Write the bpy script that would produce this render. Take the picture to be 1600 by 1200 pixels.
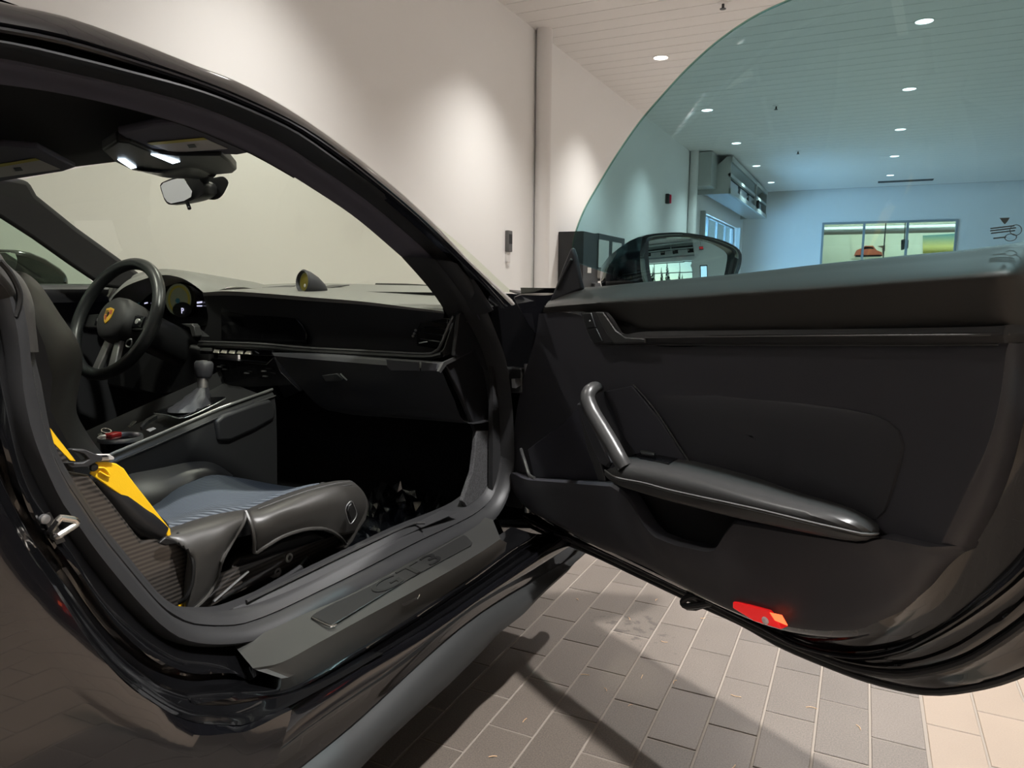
import bpy, bmesh, math, random
import numpy as np
from mathutils import Vector, Matrix
random.seed(7)
SC = bpy.context.scene
for o in list(bpy.data.objects): bpy.data.objects.remove(o)
COL = SC.collection
R_ = math.radians

# ------------------------------------------------------------------ camera
FPX, PITCH, ROLL, YAW, CH = 1135.443, 0.134547, 0.0085354, 0.447833, 0.88
_F = np.array([-math.sin(YAW)*math.cos(PITCH), math.cos(YAW)*math.cos(PITCH), -math.sin(PITCH)])
_r = np.array([math.cos(YAW), math.sin(YAW), 0.0]); _u = np.cross(_r, _F)
RT = _r*math.cos(ROLL)+_u*math.sin(ROLL); UP = -_r*math.sin(ROLL)+_u*math.cos(ROLL)
cd = bpy.data.cameras.new('camera'); cam = bpy.data.objects.new('camera', cd); COL.objects.link(cam)
cd.sensor_fit = 'HORIZONTAL'; cd.sensor_width = 36; cd.lens = 36*FPX/1600; cd.clip_start = 0.02; cd.clip_end = 300
cam.matrix_world = Matrix(((RT[0],UP[0],-_F[0],0),(RT[1],UP[1],-_F[1],0),(RT[2],UP[2],-_F[2],CH),(0,0,0,1)))
SC.camera = cam

# ------------------------------------------------------------------ world, exposure
SC.view_settings.view_transform = 'Standard'; SC.view_settings.look = 'None'
SC.view_settings.gamma = 1; SC.view_settings.use_curve_mapping = False
SC.view_settings.exposure = 0.45
w = bpy.data.worlds.new('world'); SC.world = w; w.use_nodes = True
wn = w.node_tree.nodes; wl = w.node_tree.links
sky = wn.new('ShaderNodeTexSky'); sky.sky_type = 'HOSEK_WILKIE'; sky.turbidity = 3.0; sky.sun_direction = (0.9, -0.3, 0.35)
wl.new(sky.outputs[0], wn['Background'].inputs[0]); wn['Background'].inputs[1].default_value = 3.2

LAMP_W = 520.0 # each ceiling downlight
LAMP_COL = (1.0, 0.985, 0.975)
def area(name, loc, target, sx, sy, power, col):
    l = bpy.data.lights.new(name, 'AREA'); l.shape = 'RECTANGLE'; l.size = sx; l.size_y = sy; l.energy = power; l.color = col
    o = bpy.data.objects.new(name, l); COL.objects.link(o); o.location = loc
    o.rotation_euler = (Vector(target)-Vector(loc)).to_track_quat('-Z', 'Y').to_euler(); return o
# daylight entering through the glazed garage doors in the left and right walls
area('daylight_left_door', (-3.9, 17.6, 1.3), (0, 19.2, 1.1), 3.6, 2.0, 300, (0.52, 0.70, 1.0))

# ------------------------------------------------------------------ materials
def mat(name, col, rough=0.5, metal=0.0, coat=0.0, spec=0.5, noise=None, bump=None, emit=None, sheen=0.0):
    m = bpy.data.materials.new(name); m.use_nodes = True; nt = m.node_tree; b = nt.nodes['Principled BSDF']
    b.inputs['Base Color'].default_value = (*col, 1); b.inputs['Roughness'].default_value = rough; b.inputs['Metallic'].default_value = metal
    b.inputs['Coat Weight'].default_value = coat; b.inputs['Coat Roughness'].default_value = 0.02; b.inputs['Specular IOR Level'].default_value = spec
    b.inputs['Sheen Weight'].default_value = sheen
    if emit: b.inputs['Emission Color'].default_value = (*emit[0], 1); b.inputs['Emission Strength'].default_value = emit[1]
    tc = nt.nodes.new('ShaderNodeTexCoord')
    if noise:
        sc_, amt = noise; n = nt.nodes.new('ShaderNodeTexNoise'); n.inputs['Scale'].default_value = sc_; n.inputs['Detail'].default_value = 4
        nt.links.new(tc.outputs['Object'], n.inputs['Vector'])
        mx = nt.nodes.new('ShaderNodeMix'); mx.data_type = 'RGBA'
        mx.inputs['A'].default_value = (*[c*(1-amt) for c in col], 1); mx.inputs['B'].default_value = (*[min(1, c*(1+amt)) for c in col], 1)
        nt.links.new(n.outputs['Fac'], mx.inputs['Factor']); nt.links.new(mx.outputs['Result'], b.inputs['Base Color'])
    if bump:
        sc_, st = bump; n = nt.nodes.new('ShaderNodeTexNoise'); n.inputs['Scale'].default_value = sc_; n.inputs['Detail'].default_value = 3
        nt.links.new(tc.outputs['Object'], n.inputs['Vector']); bp = nt.nodes.new('ShaderNodeBump'); bp.inputs['Strength'].default_value = st; bp.inputs['Distance'].default_value = 0.001
        nt.links.new(n.outputs['Fac'], bp.inputs['Height']); nt.links.new(bp.outputs['Normal'], b.inputs['Normal'])
    return m
def glass(name, tint, f0=0.035, rough=0.0, k=0.9):
    m = bpy.data.materials.new(name); m.use_nodes = True; nt = m.node_tree; nt.nodes.remove(nt.nodes['Principled BSDF'])
    out = nt.nodes['Material Output']; t = nt.nodes.new('ShaderNodeBsdfTransparent'); t.inputs[0].default_value = (*tint, 1)
    g = nt.nodes.new('ShaderNodeBsdfGlossy'); g.inputs['Roughness'].default_value = rough; g.inputs['Color'].default_value = (1, 1, 1, 1)
    f = nt.nodes.new('ShaderNodeLayerWeight'); f.inputs['Blend'].default_value = 0.5
    p = nt.nodes.new('ShaderNodeMath'); p.operation = 'POWER'; p.inputs[1].default_value = 5.0; nt.links.new(f.outputs['Facing'], p.inputs[0])
    q = nt.nodes.new('ShaderNodeMath'); q.operation = 'MULTIPLY_ADD'; q.inputs[1].default_value = k; q.inputs[2].default_value = f0; nt.links.new(p.outputs[0], q.inputs[0])
    mx = nt.nodes.new('ShaderNodeMixShader'); nt.links.new(q.outputs[0], mx.inputs[0]); nt.links.new(t.outputs[0], mx.inputs[1]); nt.links.new(g.outputs[0], mx.inputs[2])
    nt.links.new(mx.outputs[0], out.inputs['Surface']); return m
def stripes(name, c1, c2, axis, freq, rough, coat=0.0, mixn=0.0, metal=0.0):
    m = mat(name, c1, rough, metal, coat); nt = m.node_tree; b = nt.nodes['Principled BSDF']
    tc = nt.nodes.new('ShaderNodeTexCoord'); mp = nt.nodes.new('ShaderNodeMapping'); mp.inputs['Rotation'].default_value = axis
    wv = nt.nodes.new('ShaderNodeTexWave'); wv.inputs['Scale'].default_value = freq; wv.inputs['Distortion'].default_value = mixn
    nt.links.new(tc.outputs['Object'], mp.inputs[0]); nt.links.new(mp.outputs[0], wv.inputs[0])
    mx = nt.nodes.new('ShaderNodeMix'); mx.data_type = 'RGBA'; mx.inputs['A'].default_value = (*c1, 1); mx.inputs['B'].default_value = (*c2, 1)
    nt.links.new(wv.outputs['Fac'], mx.inputs['Factor']); nt.links.new(mx.outputs['Result'], b.inputs['Base Color']); return m
def tilemat(name, col, var, speck, rough, smudge=None):
    m = mat(name, col, rough, bump=(900, 0.25)); nt = m.node_tree; b = nt.nodes['Principled BSDF']
    oi = nt.nodes.new('ShaderNodeObjectInfo'); tc = nt.nodes.new('ShaderNodeTexCoord')
    n1 = nt.nodes.new('ShaderNodeTexNoise'); n1.inputs['Scale'].default_value = 340; n1.inputs['Detail'].default_value = 2
    nt.links.new(tc.outputs['Object'], n1.inputs[0])
    n2 = nt.nodes.new('ShaderNodeTexNoise'); n2.inputs['Scale'].default_value = 5; n2.inputs['Detail'].default_value = 4
    geo = nt.nodes.new('ShaderNodeNewGeometry'); nt.links.new(geo.outputs['Position'], n2.inputs[0])
    def mth(op, a, b_):
        q = nt.nodes.new('ShaderNodeMath'); q.operation = op
        for k, v in ((0, a), (1, b_)):
            if isinstance(v, (int, float)): q.inputs[k].default_value = v
            else: nt.links.new(v, q.inputs[k])
        return q.outputs[0]
    f = mth('ADD', 1-var/2-speck/2-0.15, mth('ADD', mth('MULTIPLY', oi.outputs['Random'], var), mth('ADD', mth('MULTIPLY', n1.outputs['Fac'], speck), mth('MULTIPLY', n2.outputs['Fac'], 0.3))))
    if smudge:      # oily smudges that stay on the floor: a cluster of blotches around one spot
        vd = nt.nodes.new('ShaderNodeVectorMath'); vd.operation = 'DISTANCE'; nt.links.new(geo.outputs['Position'], vd.inputs[0]); vd.inputs[1].default_value = smudge
        n3 = nt.nodes.new('ShaderNodeTexNoise'); n3.inputs['Scale'].default_value = 38; n3.inputs['Detail'].default_value = 2; nt.links.new(geo.outputs['Position'], n3.inputs[0])
        q3 = mth('SUBTRACT', n3.outputs['Fac'], mth('ADD', 0.46, mth('MULTIPLY', vd.outputs['Value'], 1.5)))
        cl_ = nt.nodes.new('ShaderNodeClamp'); nt.links.new(mth('MULTIPLY', q3, 9.0), cl_.inputs[0]); f = mth('MULTIPLY', f, mth('SUBTRACT', 1.0, mth('MULTIPLY', cl_.outputs[0], 0.45)))
    vm = nt.nodes.new('ShaderNodeVectorMath'); vm.operation = 'SCALE'; vm.inputs[0].default_value = col; nt.links.new(f, vm.inputs['Scale'])
    nt.links.new(vm.outputs[0], b.inputs['Base Color']); return m

BELT = mat('beltline_leather', (0.028, 0.0265, 0.0235), 0.6, spec=0.45, bump=(700, 0.12))
PAINT = mat('gloss_black_paint', (0.004, 0.004, 0.005), 0.12, coat=1.0)
JAMB = mat('jamb_black_paint', (0.004, 0.004, 0.0045), 0.12, coat=1.0)
DASHT = mat('dash_leather_lit', (0.075, 0.075, 0.066), 0.5, bump=(700, 0.12), sheen=0.3)  # leather lightened in colour for lamp light and windshield sheen on the dash
LEATH = mat('black_leather', (0.026, 0.0255, 0.031), 0.55, bump=(700, 0.12))
LEATH2 = mat('dark_leather', (0.019, 0.019, 0.023), 0.58, bump=(700, 0.12))
SEATL = mat('seat_leather', (0.036, 0.034, 0.031), 0.42, bump=(600, 0.12))
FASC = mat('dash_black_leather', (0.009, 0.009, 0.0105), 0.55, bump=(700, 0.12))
OVER = mat('overhead_black', (0.004, 0.004, 0.004), 0.45, spec=0.3)
SOFT = mat('soft_plastic', (0.013, 0.013, 0.014), 0.6)
HARD = mat('hard_plastic', (0.010, 0.010, 0.011), 0.4)
PIANO = mat('gloss_plastic', (0.004, 0.004, 0.005), 0.12)
RUBBER = mat('rubber', (0.020, 0.020, 0.021), 0.5)
TRIMG = mat('satin_trim', (0.035, 0.035, 0.035), 0.33)
PLATE = mat('sill_plate_satin', (0.055, 0.055, 0.052), 0.36, metal=0.4)
PLATE2 = mat('sill_plate_inset', (0.035, 0.035, 0.034), 0.30, metal=0.4)
SKIRT = mat('skirt_matte', (0.016, 0.017, 0.017), 0.6)
LINING = mat('dark_lining', (0.006, 0.006, 0.007), 0.95)
CARPET = mat('black_carpet', (0.004, 0.004, 0.006), 1.0, bump=(500, 1.0))
CARPETG = mat('grey_carpet', (0.05, 0.05, 0.052), 1.0, noise=(260, 0.9), bump=(300, 1.0))
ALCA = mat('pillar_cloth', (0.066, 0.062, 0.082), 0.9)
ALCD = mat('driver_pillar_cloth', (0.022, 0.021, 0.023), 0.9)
BRIGHT = mat('brushed_steel', (0.72, 0.70, 0.67), 0.42, metal=0.55)
BOLTM = mat('bolt_steel', (0.30, 0.30, 0.29), 0.35, metal=0.4)
FABRIC = stripes('pinstripe_fabric', (0.006, 0.011, 0.018), (0.105, 0.122, 0.14), (0, 0, R_(-33.5)), 22, 0.8)
CARBON = stripes('carbon_weave', (0.012, 0.011, 0.010), (0.055, 0.048, 0.042), (0, R_(90), 0), 46, 0.28, coat=0.8)
YELLOW = mat('yellow_webbing', (0.86, 0.50, 0.004), 0.6, bump=(900, 0.2))
SILVER = mat('bright_silver', (0.75, 0.72, 0.68), 0.25, metal=1.0)
SATIN = mat('satin_silver', (0.45, 0.45, 0.45), 0.34, metal=0.9)
DARKM = mat('dark_metal', (0.05, 0.05, 0.05), 0.35, metal=0.8)
THREAD = mat('grey_thread', (0.10, 0.10, 0.10), 0.7)
GOLD = mat('crest_gold', (0.60, 0.36, 0.03), 0.35, metal=0.3)
BLACK = mat('print_black', (0.004, 0.004, 0.004), 0.5)
GLYPH = mat('glyph_white', (0.6, 0.6, 0.62), 0.5)
RED = mat('red_plastic', (0.45, 0.01, 0.012), 0.35)
STICK = mat('sticker_grey', (0.45, 0.42, 0.40), 0.6)
STICKY = mat('sticker_yellow', (0.45, 0.38, 0.04), 0.6)
LEDW = mat('map_light_lens', (0.8, 0.8, 0.8), 0.4, emit=((0.72, 0.86, 1.0), 6.0))
REDL = mat('red_reflector', (0.50, 0.004, 0.006), 0.2, coat=0.7, emit=((1.0, 0.02, 0.02), 0.35))
REDHOT = mat('red_courtesy_lens', (0.9, 0.2, 0.1), 0.3, emit=((1.0, 0.10, 0.03), 2.0))
GAUGEY = mat('gauge_yellow', (0.09, 0.074, 0.006), 0.5, emit=((0.5, 0.42, 0.04), 0.05))
GAUGEG = mat('gauge_grey', (0.09, 0.10, 0.06), 0.5, emit=((0.3, 0.33, 0.2), 0.05))
SCREENT = mat('screen_teal', (0.005, 0.012, 0.015), 0.2, emit=((0.05, 0.16, 0.18), 0.07))
SCREENW = mat('screen_white', (0.3, 0.3, 0.35), 0.4, emit=((0.7, 0.7, 0.95), 0.7))
SCREENB = mat('screen_blue', (0.02, 0.02, 0.1), 0.4, emit=((0.05, 0.05, 0.5), 0.15))
WSGLASS = glass('windshield_glass', (0.94, 0.99, 0.87), 0.03, 0.0, 0.35)
DRGLASS = glass('tinted_side_glass', (0.60, 0.765, 0.795), 0.035)
CLEARG = glass('clear_pane', (0.93, 0.96, 0.96), 0.04)
PLASTICF = glass('clear_film', (0.86, 0.88, 0.95), 0.16, 0.08)
MIRROR = mat('mirror_glass', (0.86, 0.93, 0.93), 0.0, metal=1.0)
WALL = mat('white_wall', (0.84, 0.84, 0.835), 0.75, bump=(60, 0.05))
CEIL = mat('ceiling_panel', (0.78, 0.765, 0.755), 0.5)
DARKG = mat('ceiling_joint', (0.16, 0.155, 0.15), 0.8)
PIPEM = mat('white_pipe', (0.74, 0.725, 0.715), 0.45)
GROUT = mat('sand_grout', (0.22, 0.19, 0.16), 0.9)
TILED = tilemat('charcoal_tile', (0.117, 0.097, 0.081), 0.22, 1.3, 0.5, (-0.49, 1.76, 0.0))
TILEW = tilemat('cream_tile', (0.228, 0.176, 0.132), 0.10, 0.25, 0.5)
FLOORB = mat('far_floor', (0.10, 0.088, 0.078), 0.5)
LAMPD = mat('downlight_disc', (1, 1, 1), 0.5, emit=((1.0, 0.95, 0.88), 6.0))
LAMPR = mat('downlight_ring', (0.8, 0.78, 0.75), 0.5)
GREYM = mat('grey_sheet_metal', (0.42, 0.44, 0.43), 0.45, metal=0.3)
FRAMEG = mat('grey_window_frame', (0.30, 0.34, 0.36), 0.5)
DARKBOX = mat('charcoal_cabinet', (0.020, 0.022, 0.024), 0.5)
PAPER = mat('paper_panel', (0.55, 0.56, 0.54), 0.6)
SHOWR = mat('showroom_cream', (0.80, 0.78, 0.66), 0.7)
SHOWL = mat('showroom_lamp', (1, 1, 1), 0.5, emit=((1.0, 0.95, 0.75), 3.0))
LEAF = mat('pine_green', (0.02, 0.045, 0.03), 0.9)
BARK = mat('bark', (0.06, 0.04, 0.03), 0.9)
SCRAP = mat('straw_scrap', (0.62, 0.40, 0.22), 0.7)
EXITR = mat('exit_red', (0.6, 0.02, 0.02), 0.5, emit=((1.0, 0.03, 0.03), 1.6))

# ------------------------------------------------------------------ pixel rays -> points on real planes (car coordinates)
CY = R_(3.0)
CX = np.array([math.sin(CY), math.cos(CY), 0.0]); CYV = np.array([-math.cos(CY), math.sin(CY), 0.0])
CAMC = np.array([0.0, -1.55, CH])
def wray(px, py): return RT*(px-800)/FPX - UP*(py-600)/FPX + _F
def cray(px, py):
    d = wray(px, py); return np.array([d.dot(CX), d.dot(CYV), d[2]])
def PL(q, n, d0):
    d = cray(q[0], q[1]); n = np.array(n, float); return CAMC + d*((d0-n.dot(CAMC))/n.dot(d))
def PX(q, X): return PL(q, (1, 0, 0), X)
def PY(q, Y): return PL(q, (0, 1, 0), Y)
def PZ(q, Z): return PL(q, (0, 0, 1), Z)
DTH = R_(62); DO = np.array([1.47, -0.83, 0.0])
DS = np.array([-math.cos(DTH), -math.sin(DTH), 0.0]); DN = np.array([-math.sin(DTH), math.cos(DTH), 0.0])
def PD(q, n): return PL(q, DN, DN.dot(DO)+n)
def dpt(s, n, z): return DO + DS*s + DN*n + np.array([0, 0, z])
def W0(q, ax, v):      # room coordinates: pixel on the plane axis=v
    d = wray(*q); o = np.array([0, 0, CH]); return o + d*((v-o[ax])/d[ax])

# ------------------------------------------------------------------ mesh helpers
def link(o, par=None):
    COL.objects.link(o)
    if par is not None: o.parent = par
    return o
def add(name, V, F, m, par=None, smooth=35, bev=0, sub=0, solid=0, segs=2, off=0):
    me = bpy.data.meshes.new(name); me.from_pydata([tuple(map(float, v)) for v in V], [], [tuple(f) for f in F])
    bm = bmesh.new(); bm.from_mesh(me); bmesh.ops.remove_doubles(bm, verts=bm.verts, dist=1e-6); bmesh.ops.recalc_face_normals(bm, faces=bm.faces)
    bm.to_mesh(me); bm.free(); me.materials.append(m)
    if smooth:
        me.polygons.foreach_set('use_smooth', [True]*len(me.polygons))
        me.set_sharp_from_angle(angle=R_(smooth))
    o = link(bpy.data.objects.new(name, me), par)
    if solid: md = o.modifiers.new('s', 'SOLIDIFY'); md.thickness = solid; md.offset = off
    if bev: md = o.modifiers.new('b', 'BEVEL'); md.width = bev; md.segments = segs; md.limit_method = 'ANGLE'; md.angle_limit = R_(40); md.harden_normals = False
    if sub: md = o.modifiers.new('u', 'SUBSURF'); md.levels = sub; md.render_levels = sub
    return o
def cr(pts, n, closed=False):
    P = np.array([np.array(p, float) for p in pts])
    if len(P) == 2 and not closed: return [P[0]+(P[1]-P[0])*t for t in np.linspace(0, 1, n)]
    if closed: P = np.vstack([P[-1:], P, P[:2]])
    else: P = np.vstack([2*P[0]-P[1], P, 2*P[-1]-P[-2]])
    out = []; seg = len(P)-3; fine = []
    for i in range(seg):
        p0, p1, p2, p3 = P[i:i+4]
        for t in np.linspace(0, 1, 12, endpoint=False):
            # centripetal-ish safe cubic
            fine.append(0.5*((2*p1)+(-p0+p2)*t+(2*p0-5*p1+4*p2-p3)*t*t+(-p0+3*p1-3*p2+p3)*t**3))
    if not closed: fine.append(P[-2])
    else: fine.append(fine[0])
    fine = np.array(fine); L = np.concatenate([[0], np.cumsum(np.linalg.norm(np.diff(fine, axis=0), axis=1))])
    tt = np.linspace(0, L[-1], n+1)[:-1] if closed else np.linspace(0, L[-1], n)
    return [np.array([np.interp(t, L, fine[:, k]) for k in range(3)]) for t in tt]
def cri(pts, m):      # every segment gets m samples, so rows of equal length stay aligned
    P = np.array([np.array(p, float) for p in pts]); P = np.vstack([2*P[0]-P[1], P, 2*P[-1]-P[-2]]); out = []
    for i in range(len(P)-3):
        p0, p1, p2, p3 = P[i:i+4]
        for t in np.linspace(0, 1, m, endpoint=False): out.append(0.5*((2*p1)+(-p0+p2)*t+(2*p0-5*p1+4*p2-p3)*t*t+(-p0+3*p1-3*p2+p3)*t**3))
    return out+[P[-2]]
def lin(pts, n):
    P = np.array([np.array(p, float) for p in pts]); L = np.concatenate([[0], np.cumsum(np.linalg.norm(np.diff(P, axis=0), axis=1))])
    return [np.array([np.interp(t, L, P[:, k]) for k in range(3)]) for t in np.linspace(0, L[-1], n)]
def loft(name, rows, m, par=None, n=24, cu=False, cv=False, cross=0, caps=False, resample=True, **k):
    rows = [cr(r, n, cu) if resample else [np.array(p, float) for p in r] for r in rows]
    if cross: rows = list(map(list, zip(*[cr([r[i] for r in rows], cross, cv) for i in range(len(rows[0]))])))
    nu = len(rows[0]); V = [p for r in rows for p in r]; F = []
    for j in range(len(rows) - (0 if cv else 1)):
        a, b = j*nu, ((j+1) % len(rows))*nu
        for i in range(nu - (0 if cu else 1)):
            i2 = (i+1) % nu; F.append((a+i, a+i2, b+i2, b+i))
    if caps:
        if cu: F.append(tuple(range(nu))); F.append(tuple((len(rows)-1)*nu+i for i in range(nu)))
        elif cv: F.append(tuple(j*nu for j in range(len(rows)))); F.append(tuple(j*nu+nu-1 for j in range(len(rows))))
    return add(name, V, F, m, par, **k)
def slab(name, pts, vec, m, par=None, smooth=30, **k):
    pts = [np.array(p, float) for p in pts]; vec = np.array(vec, float); n = len(pts)
    V = pts + [p+vec for p in pts]; F = [tuple(range(n)), tuple(range(2*n-1, n-1, -1))] + [(i, (i+1) % n, n+(i+1) % n, n+i) for i in range(n)]
    return add(name, V, F, m, par, smooth, **k)
def frames(path, closed=False):
    P = np.array(path); T = np.gradient(P, axis=0) if not closed else (np.roll(P, -1, 0)-np.roll(P, 1, 0))
    T /= np.linalg.norm(T, axis=1)[:, None]; a = np.array([0, 0, 1.0]) if abs(T[0][2]) < .9 else np.array([1.0, 0, 0])
    N = np.cross(T[0], a); N /= np.linalg.norm(N); out = []
    for t in T:
        N = N - t*N.dot(t); N /= np.linalg.norm(N); out.append((N.copy(), np.cross(t, N)))
    return P, out
def tube(name, pts, r, m, par=None, n=24, segs=10, closed=False, sq=(1, 1), nrm=None, caps=True, smoothpath=True, **k):
    path = cr(pts, n, closed) if smoothpath else pts
    P, fr = frames(path, closed); rr = np.interp(np.linspace(0, 1, len(P)), np.linspace(0, 1, len(r)), r) if hasattr(r, '__len__') else [r]*len(P)
    rows = []
    for i, (p, (a, b)) in enumerate(zip(P, fr)):
        if nrm is not None:
            t = np.cross(a, b); b2 = np.array(nrm, float); b2 = b2 - t*b2.dot(t); b2 /= np.linalg.norm(b2); a, b = np.cross(b2, t), b2
        rows.append([p + rr[i]*(a*math.cos(q)*sq[0]+b*math.sin(q)*sq[1]) for q in np.linspace(0, 2*math.pi, segs, endpoint=False)])
    return loft(name, rows, m, par, cu=True, cv=closed, caps=caps and not closed, resample=False, **k)
def box(name, c, s, m, par=None, ax=None, bev=0.0, **k):
    A = np.eye(3) if ax is None else np.array(ax, float); c = np.array(c, float)
    V = [c + A.T @ (np.array([x, y, z])*np.array(s)/2) for x in (-1, 1) for y in (-1, 1) for z in (-1, 1)]
    F = [(0, 1, 3, 2), (4, 6, 7, 5), (0, 4, 5, 1), (2, 3, 7, 6), (0, 2, 6, 4), (1, 5, 7, 3)]
    return add(name, V, F, m, par, bev=bev, **k)
def cyl(name, a, b, r, m, par=None, segs=24, r2=None, **k):
    a = np.array(a, float); b = np.array(b, float)
    return tube(name, [a, b], [r, r if r2 is None else r2], m, par, n=2, segs=segs, **k)
def lathe(name, c, axis, prof, m, par=None, segs=28, **k):   # prof: (radius, height)
    ax = np.array(axis, float); ax /= np.linalg.norm(ax); t = np.array([0, 0, 1.0]) if abs(ax[2]) < .9 else np.array([1.0, 0, 0])
    u = np.cross(ax, t); u /= np.linalg.norm(u); v = np.cross(ax, u); c = np.array(c, float)
    rows = [[c+ax*h+max(r, 1e-4)*(u*math.cos(q)+v*math.sin(q)) for q in np.linspace(0, 2*math.pi, segs, endpoint=False)] for r, h in prof]
    return loft(name, rows, m, par, cu=True, caps=True, resample=False, **k)
def text(name, body, size, origin, xa, ya, m, par=None, depth=0.0008, shear=0.0, sx=1.0):
    c = bpy.data.curves.new(name, 'FONT'); c.body = body; c.size = size; c.extrude = depth; c.align_x = 'CENTER'; c.align_y = 'CENTER'; c.shear = shear
    t = bpy.data.objects.new(name, c); COL.objects.link(t); bpy.context.view_layer.update()
    me = bpy.data.meshes.new_from_object(t.evaluated_get(bpy.context.evaluated_depsgraph_get())); bpy.data.objects.remove(t)
    X = Vector(xa).normalized(); Yv = Vector(ya).normalized(); Z = X.cross(Yv)
    M = Matrix(((X[0]*sx, Yv[0], Z[0], origin[0]), (X[1]*sx, Yv[1], Z[1], origin[1]), (X[2]*sx, Yv[2], Z[2], origin[2]), (0, 0, 0, 1)))
    me.transform(M); me.materials.clear(); me.materials.append(m)
    return link(bpy.data.objects.new(name, me), par)
def empty(name, loc=(0, 0, 0), rz=0.0, par=None):
    o = bpy.data.objects.new(name, None); o.location = loc; o.rotation_euler = (0, 0, rz); o.empty_display_size = 0.05; return link(o, par)
def tag(o, label=None, cat=None, group=None, kind=None):
    for k, v in (('label', label), ('category', cat), ('group', group), ('kind', kind)):
        if v: o[k] = v
    return o
def struct(o, label): return tag(o, label, 'structure' if False else None, None, 'structure')
def dup(root, loc=None, par=None):
    c = root.copy(); COL.objects.link(c)
    if par is not None: c.parent = par
    if loc is not None: c.location = loc
    for ch in list(root.children): dup(ch, None, c)
    return c

# ================================================================== ROOM (room coordinates)
XL, XR, YB, YF, ZC = -3.12, 9.5, -6.0, 20.95, 3.40
TH = 0.15
def wallbox(name, lo, hi, m, par=None, label=None, cat='wall'):
    c = [(a+b)/2 for a, b in zip(lo, hi)]; s = [b-a for a, b in zip(lo, hi)]
    o = box(name, c, s, m, par, smooth=0)
    if par is None: tag(o, label, cat, None, 'structure')
    return o
def pane_wall(name, axis, pos, thick, span, z1, hole, label):
    # a wall slab with one rectangular opening (hole: lo, hi, zlo, zhi) built as one mesh
    a0, a1 = span; h0, h1, zl, zh = hole; V = []; F = []
    for (s0, s1, b0, b1) in ((a0, h0, 0, z1), (h1, a1, 0, z1), (h0, h1, 0, zl), (h0, h1, zh, z1)):
        if s1-s0 < 1e-4 or b1-b0 < 1e-4: continue
        b = len(V)
        for t in (pos, pos+thick):
            for s, z in ((s0, b0), (s1, b0), (s1, b1), (s0, b1)): V.append((t, s, z) if axis == 0 else (s, t, z))
        F += [tuple(b+i for i in f) for f in ((0, 1, 2, 3), (7, 6, 5, 4), (0, 4, 5, 1), (1, 5, 6, 2), (2, 6, 7, 3), (3, 7, 4, 0))]
    me = bpy.data.meshes.new(name); me.from_pydata(V, [], F); me.materials.append(WALL); me.update()
    return tag(link(bpy.data.objects.new(name, me)), label, 'wall', None, 'structure')
# floor: grout bed below, tiles proud of it
fl = add('floor', [(XL, YB, -0.0022), (XR, YB, -0.0022), (XR, YF, -0.0022), (XL, YF, -0.0022), (XL, YB, -0.15), (XR, YB, -0.15), (XR, YF, -0.15), (XL, YF, -0.15)],
         [(0, 1, 2, 3), (7, 6, 5, 4), (0, 4, 5, 1), (1, 5, 6, 2), (2, 6, 7, 3), (3, 7, 4, 0)], GROUT, smooth=0)
tag(fl, 'tiled floor of charcoal tiles with a cream tile field on the right', 'floor', None, 'structure')
PW, PLN, GAP = 0.0997, 0.2, 0.0046
def tilemesh(name, m):
    a, b, c = (PW-GAP)/2, (PLN-GAP)/2, 0.0012
    V = [(-a, -b, -.006), (a, -b, -.006), (a, b, -.006), (-a, b, -.006), (-a, -b, -c), (a, -b, -c), (a, b, -c), (-a, b, -c), (-a+c, -b+c, 0), (a-c, -b+c, 0), (a-c, b-c, 0), (-a+c, b-c, 0)]
    F = [(0, 1, 5, 4), (1, 2, 6, 5), (2, 3, 7, 6), (3, 0, 4, 7), (4, 5, 9, 8), (5, 6, 10, 9), (6, 7, 11, 10), (7, 4, 8, 11), (8, 9, 10, 11)]
    me = bpy.data.meshes.new(name); me.from_pydata(V, [], F); me.materials.append(m); me.update(); return me, V, F
TM, TV, TF = tilemesh('charcoal_tile', TILED); TMW, _, _ = tilemesh('cream_tile', TILEW)
XB = 0.167      # border line between charcoal and cream tiles
far = {0: ([], []), 1: ([], [])}
def put(cx, cy, white, near):
    if near:
        o = bpy.data.objects.new('tile', TMW if white else TM); link(o, fl); o.location = (cx, cy, random.uniform(-.0006, .0002)); o.rotation_euler = (random.uniform(-.003, .003), random.uniform(-.003, .003), 0)
    else:
        V, F = far[int(white)]; b = len(V); V += [(x+cx, y+cy, z) for x, y, z in TV]; F += [tuple(i+b for i in f) for f in TF]
def seen(cx, cy):
    v = np.array([cx, cy, -CH]); d = v.dot(_F)
    if d < .2: return False
    x, y = 800+FPX*v.dot(RT)/d, 600-FPX*v.dot(UP)/d
    return 520 < x < 1680 and 830 < y < 1290
for i in range(-33, 30):
    cx = XB + (i+0.5)*PW
    if i >= 0: cx += 0.002
    for j in range(-26, 26):
        cy = 1.614 + j*PLN + (0 if i % 2 else 0.1) + 0.1*0
        if cx < XL+.05: continue
        near = seen(cx, cy) and -1.15 < cx < .75 and .8 < cy < 2.75 and not (i >= 0 and cy > 2.0)
        put(cx, cy, i >= 0, near)
for k, (V, F) in far.items():
    me = bpy.data.meshes.new('tile_field'); me.from_pydata(V, [], F); me.materials.append(TILEW if k else TILED); me.update()
    o = link(bpy.data.objects.new('tile_field', me), fl); o['kind'] = 'stuff'
o = add('floor_beyond', [(XL, 6.9, -.004), (XR, 6.9, -.004), (XR, YF, -.004), (XL, YF, -.004)], [(0, 1, 2, 3)], FLOORB, fl, smooth=0); o['kind'] = 'stuff'

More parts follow.
